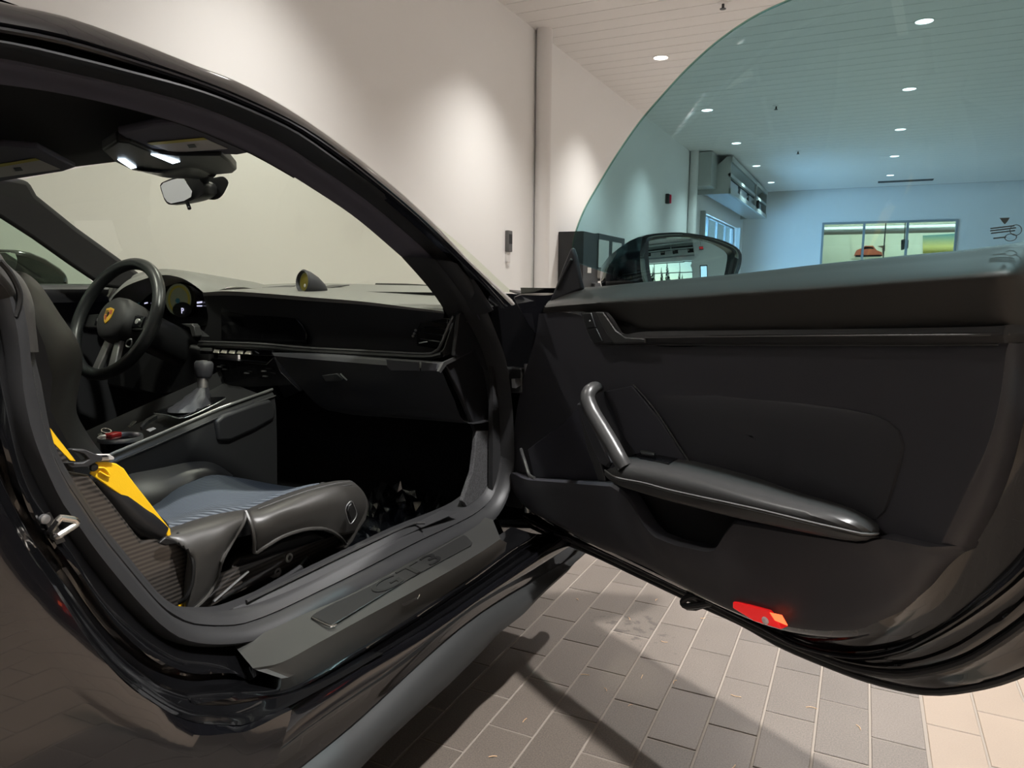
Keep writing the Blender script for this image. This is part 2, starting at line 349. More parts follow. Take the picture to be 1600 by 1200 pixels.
# ceiling: dark joint backing with linear panels
ce = wallbox('ceiling', (XL-.15, YB, ZC+.02), (XR, YF, ZC+.12), DARKG, None, 'pale ceiling of narrow linear panels with recessed downlights', 'ceiling')
pm = bpy.data.meshes.new('plank'); L_ = XR-XL; hw = .1212
pm.from_pydata([(0, -hw, .0), (L_, -hw, .0), (L_, hw, 0), (0, hw, 0), (0, -hw-.0005, .02), (L_, -hw-.0005, .02), (L_, hw+.0005, .02), (0, hw+.0005, .02)], [], [(3, 2, 1, 0), (0, 1, 5, 4), (2, 3, 7, 6), (1, 2, 6, 5), (3, 0, 4, 7)]); pm.materials.append(CEIL); pm.update()
for k in range(int((YF-YB)/.25)):
    o = link(bpy.data.objects.new('plank', pm), ce); o.location = (XL, YB+.125+.25*k, ZC)
# walls
DY0, DY1, DZ = 15.35, 19.9, 2.42
pane_wall('wall_left', 0, XL-TH, TH, (YB, YF+4), ZC+.1, (DY0, DY1, 0, DZ), 'long white left wall washed by scallops of downlight')
wb = W0((1285, 348), 1, YF); we = W0((1498, 343), 1, YF)
pane_wall('wall_far', 1, YF, TH, (XL, XR), ZC+.1, (wb[0], we[0], .95, wb[2]), 'white far wall with a showroom window')
RY0, RY1 = -2.2, 1.75
pane_wall('wall_right', 0, XR, TH, (YB, YF+4), ZC+.1, (RY0, RY1, 0, 2.45), 'white right wall behind the camera with a glazed garage door')
wallbox('wall_back', (XL, YB-TH, 0), (XR, YB, ZC+.1), WALL, None, 'white wall closing the bay behind the camera')
# far window frame with mullions and pane
wf = empty('window_1', (0, YF, 0)); tag(wf, 'grey framed interior window looking into a bright showroom', 'window', None, 'structure')
def wbx(name, x0, x1, y0, y1, z0, z1, m, par): return box(name, ((x0+x1)/2, (y0+y1)/2-YF, (z0+z1)/2), (x1-x0, y1-y0, z1-z0), m, par, smooth=0)
zt = wb[2]
for a, b, c, d in ((wb[0], we[0], zt-.05, zt), (wb[0], we[0], .95, 1.0)): wbx('window_frame', a, b, YF-.02, YF+.1, c, d, FRAMEG, wf)
for x in (wb[0]+.025, we[0]-.025): wbx('jamb', x-.025, x+.025, YF-.02, YF+.1, 1.0, zt-.05, FRAMEG, wf)
for px in (1351, 1419): x = W0((px, 345), 1, YF)[0]; wbx('mullion', x-.03, x+.03, YF-.01, YF+.1, 1.0, zt-.05, FRAMEG, wf)
wbx('pane', wb[0]+.05, we[0]-.05, YF+.04, YF+.05, 1.0, zt-.05, CLEARG, wf)
# showroom behind it
SY = 24.9
wallbox('wall_showroom_back', (-4, SY, 0), (6, SY+.1, 3.9), SHOWR, None, 'cream back wall of the showroom seen through the interior window')
wallbox('ceiling_showroom', (-4, YF+TH, 3.5), (6, SY, 3.6), SHOWR, None, 'cream showroom ceiling seen through the interior window', 'ceiling')
wallbox('floor_showroom', (-4, YF+TH, -.1), (6, SY, 0), TILEW, None, 'showroom floor beyond the interior window', 'floor')
area('showroom_light', (1.5, 23.0, 3.45), (1.5, 23.0, 0), 6, 2, 190, (1.0, 0.95, 0.78))
p0 = W0((1280, 361), 1, 23.6); p1 = W0((1500, 353), 1, 23.6)
tag(cyl('air_duct', (-3.5, 23.6, p0[2]), (5.5, 23.6, p0[2]), .12, SATIN), 'round metal air duct running across the showroom', 'duct')
def poster(name, q, y, label):
    P = [W0(a, 1, y) for a in q]; e = empty(name, P[0]); tag(e, label, 'poster'); return e, [p-P[0] for p in P]
def flat(name, base, q, y, m, par, o):
    return slab(name, [W0(a, 1, y)-o for a in q], (0, .004, 0), m, par, smooth=0)
e, P = poster('wall_poster', [(1330, 366), (1386, 364), (1386, 402), (1330, 404)], SY-.03, 'white wall poster of a red and orange sports car')
o0 = W0((1330, 366), 1, SY-.03); slab('sheet', P, (0, .02, 0), mat('poster_white', (.8, .76, .62), .6), e, smooth=0)
for nm, q, c in (('car_print', [(1334, 400), (1338, 391), (1348, 387), (1352, 384), (1364, 384), (1370, 391), (1378, 394), (1379, 400)], (.5, .10, .05)), ('car_glass_print', [(1349, 389), (1352, 385.5), (1362, 385.5), (1366, 389)], (.03, .04, .05)), ('car_shadow_print', [(1336, 402), (1337, 398.5), (1379, 398), (1376, 401)], (.03, .03, .03)), ('wing_print', [(1371, 385), (1383, 383), (1383, 391), (1379, 398), (1378, 387)], (.12, .06, .04))):
    flat(nm, P, q, SY-.036, mat(nm, c, .6), e, o0)
e, P = poster('landscape_poster', [(1442, 368), (1494, 365), (1494, 392), (1442, 396)], SY-.03, 'landscape poster with teal sky over yellow haze')
o0 = W0((1442, 368), 1, SY-.03)
lm = mat('landscape_print', (.2, .4, .4), .6); nt = lm.node_tree; tcn = nt.nodes.new('ShaderNodeTexCoord'); sp = nt.nodes.new('ShaderNodeSeparateXYZ'); rp = nt.nodes.new('ShaderNodeValToRGB')
nt.links.new(tcn.outputs['Generated'], sp.inputs[0]); nt.links.new(sp.outputs['Z'], rp.inputs[0]); nt.links.new(rp.outputs[0], nt.nodes['Principled BSDF'].inputs['Base Color'])
rp.color_ramp.elements[0].color = (.25, .22, .03, 1); rp.color_ramp.elements[0].position = .08; rp.color_ramp.elements[1].color = (.07, .28, .32, 1); el = rp.color_ramp.elements.new(.35); el.color = (.75, .65, .22, 1)
slab('sheet', P, (0, .02, 0), lm, e, smooth=0)
e = empty('hanging_sign', W0((1413, 350), 1, 22.4)); tag(e, 'black two-lobed hanging box on a rod beyond the interior window', 'sign'); o0 = np.array(e.location)
cyl('rod', (0, 0, 3.5-e.location.z), W0((1413, 376), 1, 22.4)-o0, .012, DARKBOX, e, segs=8)
slab('sign_body', [W0(q, 1, 22.4)-o0 for q in ((1408, 375), (1413, 373.5), (1420, 375), (1419, 388), (1408, 391))], (0, .1, 0), DARKBOX, e, bev=.01)
e = empty('showroom_partition', W0((1384, 350), 1, 22.0)); o0 = np.array(e.location); tag(e, 'thin dark partition post in front of the car poster', 'post')
cyl('post', (0, 0, 3.5-e.location.z), (0, 0, -e.location.z), .015, DARKBOX, e, segs=8)
# rain pipes on the left wall
for y, lb in ((7.0, 'white round rain pipe on the left wall beside the card reader'), (14.12, 'white round rain pipe by the garage door housing')):
    e = empty('wall_pipe', (XL+.085, y, 0)); tag(e, lb, 'pipe', 'white wall pipes')
    cyl('pipe', (0, 0, 0), (0, 0, ZC), .079, PIPEM, e, segs=32, smooth=60)
    for z in (.6, 1.9): lathe('bracket', (0, 0, z), (0, 0, 1), [(.079, 0), (.0815, .002), (.0815, .028), (.079, .03)], PIPEM, e) if False else None
# devices on the wall
def device(name, q, dx, label, cat, build):
    p = W0(q, 0, XL); e = empty(name, p); tag(e, label, cat); build(e); return e
def b_reader(e):
    box('reader_body', (.02, 0, 0), (.04, .085, .20), mat('reader_grey', (.10, .10, .10), .5), e, bev=.006)
    box('keypad', (.042, .0, .02), (.004, .06, .09), BLACK, e)
    box('lower_cover', (.012, 0, -.15), (.024, .07, .10), PIPEM, e, bev=.006)
device('card_reader', (792, 377), 0, 'small dark grey card reader on the white wall left of the pipe', 'reader', b_reader)
def b_th(e):
    box('switch_plate', (.008, 0, 0), (.016, .07, .12), mat('plate_white', (.72, .72, .70), .4), e, bev=.003)
    box('switch_window', (.017, 0, .025), (.004, .03, .03), BLACK, e)
device('wall_switch', (845.5, 380), 0, 'white switch plate on the wall just right of the pipe', 'switch', b_th)
def b_fire(e):
    box('strobe_body', (.03, -.02, 0), (.06, .10, .16), mat('strobe_black', (.02, .02, .02), .5), e, bev=.008)
    box('strobe_lens', (.065, .025, 0), (.03, .055, .14), mat('strobe_red', (.9, .02, .08), .4), e, bev=.006)
device('fire_alarm_strobe', (1041, 311), 0, 'red fire alarm strobe with black back box high on the left wall', 'alarm', b_fire)
# black equipment cabinet behind the door mirror
p = W0((925, 362), 0, XL); p = W0((927, 362), 0, XL+.0)
cy0, cy1 = W0((912, 365), 0, XL+.30)[1], W0((976, 365), 0, XL+.30)[1]
e = empty('equipment_cabinet', (XL, cy0, 0)); tag(e, 'black wall cabinet with two framed pale panels behind the door mirror', 'cabinet')
zt_ = W0((912, 361), 0, XL+.30)[2]; yl = W0((927, 361), 0, XL+.3)[1]-cy0; LW = cy1-cy0
box('cabinet_body', (.15, .26, zt_-.31), (.30, .52, .62), DARKBOX, e, bev=.008)
box('panel_board', (.28, .5+(LW-.5)/2, zt_-.20), (.05, LW-.5, .42), DARKBOX, e, bev=.005)
for k in (0, 1): box('pale_panel', (.308, .62+k*(LW-.5)/2+.05, zt_-.22), (.008, (LW-.5)/2-.14, .32), PAPER, e)
box('shelf', (.2, .5+(LW-.5)/2, zt_-.52), (.3, LW-.6, .03), SATIN, e); box('folder', (.24, .66, zt_-.45), (.2, .34, .11), PAPER, e)
box('lower_box', (.2, .55, zt_-.66), (.28, .5, .2), DARKBOX, e, bev=.01); box('white_tag', (.303, .20, zt_-.42), (.004, .12, .06), PAPER, e)
box('stand_leg', (.15, .3, (zt_-.6)/2), (.06, .06, zt_-.6), DARKBOX, e)
# overhead garage door in the left wall
e = empty('door_1', (XL, DY0, 0)); tag(e, 'glazed overhead garage door in the left wall beyond the mirror', 'door', None, 'structure')
DLn = DY1-DY0
for k in range(5): box('rail', (-.09, DLn/2, .03+k*DZ/4.05), (.05, DLn, .07), FRAMEG, e, smooth=0)
for k in range(5): box('stile', (-.09, .03+k*(DLn-.06)/4, DZ/2), (.05, .06, DZ), FRAMEG, e, smooth=0)
for k in range(4):
    for j in range(4): box('pane', (-.09, .06+(j+.5)*(DLn-.06)/4-.03, .03+(k+.5)*DZ/4.05), (.008, (DLn-.06)/4-.06, DZ/4.05-.07), CLEARG, e, smooth=0)
for y in (-.04, DLn+.04): box('door_track', (.05, y, DZ/2), (.1, .08, DZ), GREYM, e, smooth=0)
# outside the left door: a building with white bands
e = empty('outside_building', (-9, 24, 0)); tag(e, 'blue grey building with white bands outside the left garage door', 'building')
box('facade', (0, 0, 3), (1, 16, 6), mat('facade_blue', (.10, .17, .32), .6), e, smooth=0)
for k in range(7): box('band', (.55, -3, .4+k*.55), (.1, 7.5, .24), mat('band_white', (.8, .8, .78), .6), e, smooth=0)
box('outside_paving', (-8, 5, -.1), (9.4, 60, .1), mat('asphalt', (.1, .1, .1), .9), smooth=0); tag(bpy.data.objects['outside_paving'], 'grey paving outside the left garage door', 'ground', None, 'structure')
# air curtain housing above the garage door
hx = -2.46; q = [W0(a, 0, hx) for a in ((1143, 245), (1143, 304), (1199, 293), (1198, 343))]
hy0, hy1, hzt, hzb = q[0][1], q[2][1], 3.36, q[1][2]
def housing(name, x_front, y0, y1, zb, zt, sgn, label):
    e = empty(name, (x_front, y0, zb)); tag(e, label, 'air curtain'); L, H, D = y1-y0, zt-zb, .64*sgn
    slab('end_panel', [(0, 0, 0), (0, 0, H), (-D*.12, 0, H), (-D, 0, H*.33), (-D, 0, 0)], (0, .02, 0), GREYM, e, smooth=0)
    slab('end_panel', [(0, L-.02, 0), (0, L-.02, H), (-D*.12, L-.02, H), (-D, L-.02, H*.33), (-D, L-.02, 0)], (0, .02, 0), GREYM, e, smooth=0)
    slab('back_panel', [(-D*.12, .02, H), (-D, .02, H*.33), (-D-.004*sgn, .02, H*.33), (-D*.12-.004*sgn, .02, H)], (0, L-.04, 0), GREYM, e, smooth=0)
    box('top_rail', (0, L/2, H-.05), (.04, L, .10), GREYM, e, smooth=0); box('bottom_rail', (0, L/2, .05), (.04, L, .10), GREYM, e, smooth=0)
    box('middle_rail', (-.02*sgn, L/2, H*.5), (.05, L, .06), GREYM, e, smooth=0); box('divider', (0, L*.62, H/2), (.05, .06, H), GREYM, e, smooth=0)
    box('dark_lining', (-.30*sgn, L/2, H*.45), (.02, L-.06, H*.8), BLACK, e, smooth=0)
    for k in range(2):
        for j in range(2):
            box('fan_cover', (-.06*sgn, L*(.14+.22*k+.5*j*.9), H*.27), (.03, L*.16, H*.3), SATIN, e, bev=.01)
            cyl('warm_tube', (-.10*sgn, L*(.12+.24*k+.42*j), H*.36), (-.10*sgn, L*(.26+.24*k+.42*j), H*.36), .035, SILVER, e, segs=10)
    box('outlet_grille', (-.25*sgn, L/2, .015), (.44, L-.06, .03), SATIN, e, smooth=0)
    lathe('pulley', (.04*sgn, L*.66, H*.24), (1, 0, 0), [(.02, -.03), (.09, -.03), (.10, 0), (.09, .03), (.02, .03)], BLACK, e, segs=18)
    for y in (.2, L-.2): cyl('hanger', (-.1*sgn, y, H), (-.1*sgn, y, ZC-zb), .012, DARKM, e, segs=8)
    return e
housing('air_curtain', hx, hy0, hy1, hzb, hzt, 1, 'grey open-fronted air curtain housing under the ceiling at the left garage door')
e = empty('wall_header', (XL, 14.35, 0)); tag(e, 'grey header box between rain pipe and air curtain housing', 'box')
box('header_box', (.20, .55, 3.07), (.40, 1.5, .62), GREYM, e, smooth=0)
# downlights: emissive disc, trim ring and a real spot lamp each
spot = bpy.data.lights.new('downlight', 'SPOT'); spot.energy = LAMP_W; spot.color = LAMP_COL; spot.spot_size = R_(116); spot.spot_blend = 1.0; spot.shadow_soft_size = .06
spot2 = spot.copy(); spot2.energy = LAMP_W*.165; spot2.spot_size = R_(106); spot2.color = (1.0, .962, .905)
rowname = {-2.21: 'row along the left wall', .34: 'middle row', 6.6: 'added fill row by the right wall'}  # the right wall row is unseen, added to raise the ambient light
first = None
for xi, x in enumerate((-2.21, .34, 6.6)):
    for k in range(-4, 7):
        if x == .34 and k == -3: continue
        y = 5.69+2.65*k if x < 0 else 5.64+2.62*k
        if x == .34 and k in (-1, -2): y += .40
        if y > YF-.5 or y < YB+.3: continue
        nth = ['added as fill well behind the car tail' if k == -4 else 'above the car tail', 'above the car', 'above the car nose', 'first', 'second', 'third', 'fourth', 'fifth', 'sixth', 'seventh'][max(0, k+3)]  # rearmost lamps are unseen, added to brighten the room behind the camera
        if first is None:
            e = first = empty('ceiling_light', (x, y, ZC))
            lathe('trim_ring', (0, 0, 0), (0, 0, -1), [(.074, -.004), (.096, -.004), (.094, .004), (.078, .006), (.074, -.002)], LAMPR, e)
            lathe('diffuser', (0, 0, 0), (0, 0, -1), [(.001, .001), (.075, .001), (.075, .003), (.001, .003)], LAMPD, e)
        else: e = dup(first, (x, y, ZC))
        d = 'ceiling downlight, %s of the %s' % (nth if k >= 1 else nth, rowname[x]) if k >= 1 else 'ceiling downlight %s in the %s' % (nth, rowname[x])
        tag(e, d, 'ceiling light', 'round recessed ceiling downlights')
        lo = bpy.data.objects.new('downlight', spot2 if x < 0 else spot); link(lo, e); lo.location = (0, 0, -.03)
# sprinklers and vent
for q, lb in (((1130, 4), 'sprinkler head with white collar nearest on the ceiling'), ((1213, 165), 'sprinkler head in the middle of the ceiling'), ((1247, 236), 'small sprinkler head farthest along the ceiling')):
    p = W0(q, 2, ZC); e = empty('sprinkler', p); tag(e, lb, 'sprinkler', 'ceiling sprinklers')
    lathe('collar', (0, 0, 0), (0, 0, -1), [(.001, -.002), (.05, -.002), (.05, .004), (.02, .012), (.001, .012)], PIPEM, e, segs=16)
    lathe('head', (0, 0, 0), (0, 0, -1), [(.001, .012), (.012, .012), (.012, .05), (.028, .052), (.028, .056), (.001, .058)], DARKM, e, segs=12)
a, b = W0((1375, 284), 2, ZC), W0((1455, 281), 2, ZC); e = empty('ceiling_vent', (a+b)/2); tag(e, 'long slot vent in the ceiling near the far wall', 'vent')
for k in range(3): box('slot', (0, (k-1)*.12, -.004), (1.15, .05, .008), DARKBOX, e, smooth=0)
# beyond the right wall (what the door mirror sees): glazed door, housing, exit sign, small window, trees
e = empty('door_2', (XR, RY0, 0)); tag(e, 'glazed overhead garage door in the right wall seen in the door mirror', 'door', None, 'structure'); RL = RY1-RY0
for k in range(5): box('rail', (.07, RL/2, .03+k*.59), (.05, RL, .05), FRAMEG, e, smooth=0)
for k in range(5): box('stile', (.07, .02+k*(RL-.04)/4, 1.2), (.05, .04, 2.4), FRAMEG, e, smooth=0)
housing('air_curtain', XR-.75, RY0-.2, RY1+.2, 2.62, 3.34, -1, 'dark air curtain housing over the right garage door seen in the mirror')
e = empty('exit_sign', (XR-.35, 2.55, 3.0)); tag(e, 'red lit EXIT sign hanging by the right wall seen in the mirror', 'sign')
box('sign_plate', (0, 0, 0), (.03, .34, .18), mat('sign_black', (.03, .02, .02), .4), e, bev=.004); cyl('stem', (0, 0, .09), (0, 0, .40), .01, DARKM, e, segs=8)
text('sign_letters', 'EXIT', .15, (-.017, 0, 0), (0, -1, 0), (0, 0, 1), EXITR, e, .001)
e = empty('window_2', (XR-.01, 2.65, 1.5)); tag(e, 'small bright window beside the right garage door', 'window', None, 'structure')
box('window_frame', (0, 0, .2), (.05, .62, .9), BLACK, e, smooth=0); box('daylit_pane', (-.03, 0, .2), (.01, .5, .78), mat('lit_pane', (.7, .8, .85), .4, emit=((.7, .85, 1), 1.2)), e, smooth=0)
box('outside_yard', (22, -4, -.1), (32, 60, .1), mat('yard_asphalt', (.12, .12, .12), .9), smooth=0); tag(bpy.data.objects['outside_yard'], 'asphalt yard outside the right garage door', 'ground', None, 'structure')
random.seed(3)
def tree(x, y, h, lb):
    e = empty('conifer', (x, y, 0)); tag(e, lb, 'tree', 'conifers outside the right garage door'); V = []; F = []
    cyl('trunk', (0, 0, 0), (0, 0, h*.95), h*.02, BARK, e, segs=8, r2=.01)
    for i in range(240):
        t = (i/240)**.8; z = h*(.10+.88*t); r = h*.21*(1-t)**.85*random.uniform(.55, 1.1)+.03; a = random.uniform(0, 6.283); dr = r*.45
        c, s = math.cos(a), math.sin(a); b = len(V); wd = r*.28
        V += [(0, 0, z), (c*r*.6-s*wd, s*r*.6+c*wd, z-dr*.4), (c*r, s*r, z-dr), (c*r*.6+s*wd, s*r*.6-c*wd, z-dr*.4)]; F.append((b, b+1, b+2, b+3))
    o = add('foliage', V, F, LEAF, e, smooth=0); o['kind'] = 'stuff'
for i, (x, y, h) in enumerate(((19, -3.9, 3.6), (20, -2.0, 4.2), (21, .2, 2.8), (22, 2.4, 3.0), (23, -6.2, 3.8), (25, -.6, 3.6), (26, -4.2, 4.4))):
    tree(x, y, h, ['tall dark conifer outside the right garage door', 'tallest conifer outside the right garage door', 'low conifer outside on the right of the group', 'small conifer at the right end of the group', 'conifer at the left end of the group', 'conifer behind the gap of the group', 'conifer behind the tallest one'][i])
# scraps of straw on the floor
random.seed(11)
sc_px = [(1055, 1066), (820, 1126), (770, 1183), (902, 937), (914, 1055), (1268, 1107), (1341, 1137), (1038, 1003), (1098, 966), (1026, 938), (1003, 1058), (983, 967), (1150, 1088), (946, 1078), (985, 1103), (1145, 1200)]
sc_lb = ['curved straw scrap in the middle of the lit tiles', 'orange straw curl on the tile nearest the side skirt shadow', 'thin pale sliver at the bottom edge of the tiles', 'tiny straw bit close under the front end of the side skirt', 'pale sliver lying across a tile in the pillar shadow', 'bright hooked straw curl left of the cream tiles', 'long pale straw sliver nearest the cream tiles', 'pale straw fleck by the oily smudges', 'small straw fleck right under the latch hook', 'straw fleck at a tile joint near the door bottom', 'straw fleck between the smudges and the hook', 'farthest straw fleck near the wheel side shadow', 'straw bit at the joint under the red lamp', 'straw fleck on the tile beside the skirt shadow tip', 'straw speck in the centre of a shaded tile', 'straw sliver cut by the bottom edge of the picture']
for i, q in enumerate(sc_px):
    p = W0(q, 2, .0005); a = random.uniform(0, 3.14); L = random.uniform(.005, .011)
    pts = [(-L, 0, .0012), (0, random.uniform(-.004, .004), .0016), (L, 0, .0012)]
    o = tube('floor_scrap', pts, .0007, SCRAP, n=6, segs=5); o.location = p; o.rotation_euler = (0, 0, a)
    tag(o, sc_lb[i], 'scrap', 'straw scraps on the floor')

# ================================================================== CAR (car coordinates: X forward, Y left, Z up; camera at 0,-1.55,0.88)
org = 1.55*CYV
car = empty('sports_car', (org[0], org[1], 0), R_(90-3.0))
tag(car, 'glossy black two-door sports car with its passenger door wide open', 'car')
def sub(name, par=None): return empty(name, par=par or car)
def py_(L, Y): return [PY(q, Y) for q in L]
def pyt(L, Y0, Y1, pw=1.0):       # plane Y blends along the list
    n = len(L)-1; return [PY(q, Y0+(Y1-Y0)*(i/n)**pw) for i, q in enumerate(L)]
# ---------------- roof rail and A-pillar, passenger side
R0 = [(-120, -30), (0, 3), (100, 25), (200, 60), (300, 100), (380, 132), (467, 182), (555, 245), (625, 301), (681, 354), (730, 406), (765, 438), (803, 473)]
R1 = [(-120, 22), (0, 41), (100, 60), (200, 90), (300, 124), (380, 156), (467, 198), (537, 245), (590, 287), (653, 340), (712, 396), (758, 441), (795, 478)]
R2 = [(-120, 58), (0, 72), (100, 94), (200, 118), (300, 144), (380, 174), (450, 207), (502, 242), (590, 305), (660, 364), (712, 417), (735, 445), (757, 485)]
R3 = [(-120, 120), (0, 132), (100, 147), (200, 170), (300, 200), (385, 236), (432, 261), (474, 286), (555, 340), (625, 399), (677, 445), (709, 478), (740, 512)]
NA = 40
r0 = pyt(R0, -.575, -.745, 1.6); r1 = pyt(R1, -.605, -.77, 1.6); r2 = pyt(R2, -.60, -.735, 1.6); r3 = pyt(R3, -.54, -.66, 1.6)
def mix(a, b, t, d=(0, 0, 0)):
    a = cr(a, NA); b = cr(b, NA); return [p+(q-p)*t+np.array(d) for p, q in zip(a, b)]
roofin = [p+np.array([.0, .06, .012]) for p in r0]
loft('roof_rail', [[p+np.array([.02, .12, .012]) for p in r0], roofin, r0, mix(r0, r1, .35, (0, -.008, 0)), mix(r0, r1, .75, (0, -.008, 0)), r1, mix(r1, r1, 0, (0, .02, -.006))], PAINT, car, n=NA, cross=24)
loft('drip_channel', [mix(r1, r1, 0, (0, .02, -.006)), mix(r1, r2, .12, (0, .018, 0)), mix(r1, r2, .35, (0, .03, 0)), mix(r1, r2, .62, (0, .03, 0)), mix(r1, r2, .8, (0, .01, 0))], JAMB, car, n=NA, cross=14)
loft('roof_seal', [mix(r1, r2, .70, (0, .02, 0)), mix(r1, r2, .74, (0, -.004, 0)), mix(r1, r2, .92, (0, -.016, 0)), mix(r2, r3, .08, (0, -.016, 0)), mix(r2, r3, .2, (0, -.004, 0)), mix(r2, r3, .28, (0, .02, 0))], RUBBER, car, n=NA, cross=16)
tube('drip_rail', mix(r1, r2, .22, (0, -.002, 0)), .0045, PIANO, car, n=NA, segs=8)
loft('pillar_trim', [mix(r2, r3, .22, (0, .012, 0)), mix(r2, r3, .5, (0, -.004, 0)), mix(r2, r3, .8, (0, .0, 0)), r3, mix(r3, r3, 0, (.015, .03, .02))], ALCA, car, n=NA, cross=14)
# opposite side rail and pillar, roof skin, headliner
def mirY(L, dy=0): return [np.array([p[0], -p[1]+dy, p[2]]) for p in L]
fr_ = [PZ(q, 1.125) for q in [(392, 236)]][0]
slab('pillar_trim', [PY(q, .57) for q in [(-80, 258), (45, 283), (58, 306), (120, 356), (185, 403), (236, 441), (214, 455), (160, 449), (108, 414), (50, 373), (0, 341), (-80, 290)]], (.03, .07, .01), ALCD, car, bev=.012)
hd = [np.array([.98, -.55, 1.122]), np.array([1.03, -.25, 1.142]), np.array([1.045, 0, 1.148]), np.array([1.05, .25, 1.142]), np.array([1.02, .64, 1.110])]
rows = []
for x, z, yw in ((1.0, 1.135, .52), (.80, 1.172, .53), (.5, 1.195, .54), (.1, 1.19, .55), (-.4, 1.12, .56)):
    rows.append([np.array([x+.06*(1-(y/.56)**2)*(x > .9), y, z+.016*(1-(y/yw)**2)]) for y in np.linspace(-yw, yw, 9)])
loft('headliner', rows, LINING, car, n=16, cross=20, solid=.01, off=1)
loft('roof_panel', [[p+np.array([0, 0, .030]) for p in r] for r in rows], PAINT, car, n=16, cross=20)
# lining from the headliner edge to the passenger rail
edge = [np.array([x, -yw, z]) for x, z, yw in ((1.0, 1.133, .52), (.80, 1.170, .53), (.5, 1.193, .54), (.1, 1.188, .55), (-.4, 1.118, .56))]
loft('roof_side_lining', [edge[::-1], cr(r3, NA)[:int(NA*.5)]], LINING, car, n=20, solid=.004)
# ---------------- windshield
wsb = [np.array([1.64, -.655, .862]), np.array([1.86, -.35, .868]), np.array([1.92, 0, .870]), np.array([1.86, .35, .868]), np.array([1.66, .78, .862])]
wsm = [a*.5+b*.5+np.array([.035, 0, .03]) for a, b in zip(hd, wsb)]
loft('windshield', [hd, wsm, wsb], WSGLASS, car, n=18, cross=14)
def patch(name, pts, m, par, off=.0015):   # thin decal plate facing the camera side
    pts = [np.array(p) for p in pts]; nn = np.cross(pts[1]-pts[0], pts[-1]-pts[0]); nn /= np.linalg.norm(nn)
    if nn.dot(CAMC-pts[0]) < 0: nn = -nn
    return slab(name, pts, nn*off, m, par, smooth=0)
# ---------------- weatherstrip around the opening (one continuous seal)
so = [(-8, 470), (3, 513), (10, 567), (13, 609), (20, 655), (34, 700), (52, 740), (76, 790), (101, 824), (131, 866), (182, 928), (212, 960), (241, 986), (270, 1003), (312, 1011), (364, 1009), (425, 995), (487, 966), (565, 932), (662, 880), (750, 829), (775, 805), (790, 775), (797, 740), (797, 690), (795, 637), (791, 600), (785, 562), (772, 525), (755, 482), (735, 445), (712, 414)]
si = [(36, 440), (49, 500), (53, 550), (64, 596), (72, 640), (83, 690), (101, 728), (126, 768), (162, 822), (188, 854), (225, 900), (251, 930), (275, 947), (300, 958), (347, 961), (385, 955), (462, 921), (560, 872), (640, 832), (715, 800), (745, 782), (762, 762), (772, 725), (776, 675), (773, 630), (768, 595), (760, 560), (746, 525), (722, 482), (702, 452), (680, 425), (660, 402)]
def yseal(i, n): t = i/(n-1); return -.70 - .03*math.sin(math.pi*min(1, t*1.6))
so3 = [PY(q, yseal(i, len(so))-.012) for i, q in enumerate(so)]; si3 = [PY(q, yseal(i, len(si))+.03) for i, q in enumerate(si)]
so3 = cr(so3, 110); si3 = cr(si3, 110)
def mixL(a, b, t, d): return [p+(q-p)*t+np.array(d) for p, q in zip(a, b)]
seal = sub('door_seal')
loft('seal_bulb', [mixL(so3, si3, 0, (0, .03, 0)), so3, mixL(so3, si3, .18, (0, -.018, 0)), mixL(so3, si3, .42, (0, -.024, 0)), mixL(so3, si3, .62, (0, -.014, 0)), mixL(so3, si3, .66, (0, -.004, 0)), mixL(so3, si3, .72, (0, -.008, 0)), mixL(so3, si3, .9, (0, -.002, 0)), si3, mixL(so3, si3, 1.02, (0, .05, 0))], RUBBER, seal, resample=False, smooth=50)
# ---------------- B-pillar trim behind the seal, top left
bp_in = [(-40, 380), (-10, 388), (5, 408), (27, 428), (40, 448), (48, 474), (50, 505), (53, 548)]
bpi = [PY(q, -.66) for q in bp_in]; bpo = [PY(q, -.70) for q in [(-80, 400), (-60, 420), (-45, 440), (-30, 455), (-20, 470), (-12, 490), (-6, 510), (4, 548)]]
loft('pillar_cover', [mix(bpi, bpi, 0, (.01, .05, 0)), bpi, mix(bpi, bpo, .35, (0, -.03, 0)), mix(bpi, bpo, .75, (0, -.03, 0)), bpo], SEATL, car, n=NA, cross=14)
tube('cover_seam', [PY(q, -.724) for q in [(0, 408), (14, 424), (26, 445), (31, 462), (29, 480), (24, 495)]], .003, BLACK, car, n=14, segs=6)
# ---------------- jamb and rear quarter, passenger side
jo = [(-30, 600), (10, 700), (35, 765), (62, 820), (95, 862), (122, 892), (159, 948), (188, 985), (215, 1010), (250, 1035), (300, 1052), (364, 1052), (430, 1075), (520, 1030)]
E_ = [(-75, 620), (-40, 712), (0, 787), (45, 864), (68, 894), (99, 942), (130, 990), (159, 1027), (198, 1067), (241, 1098), (272, 1117), (312, 1130), (354, 1132), (385, 1131), (450, 1104), (540, 1055), (600, 1020)]
idx = [i for i, q in enumerate(so) if i <= 15]
s_in = [PY(q, yseal(i, len(so))+.004) for i, q in enumerate(so[:18])]
j1 = py_(jo, -.775); e3 = py_(E_, -.850); N2 = 48
def rs(L): return cr(L, N2)
s_, j_, e_ = rs(s_in), rs(j1), rs(e3)
def mx(a, b, t, d=(0, 0, 0)): return [p+(q-p)*t+np.array(d) for p, q in zip(a, b)]
loft('door_jamb', [mx(s_, s_, 0, (0, .01, 0)), s_, mx(s_, j_, .5, (0, -.006, 0)), j_, mx(j_, e_, .12, (0, .022, 0)), mx(j_, e_, .45, (0, .018, 0)), mx(j_, e_, .55, (0, .004, 0)), mx(j_, e_, .85, (0, .010, 0)), e_], JAMB, car, n=N2, cross=44)
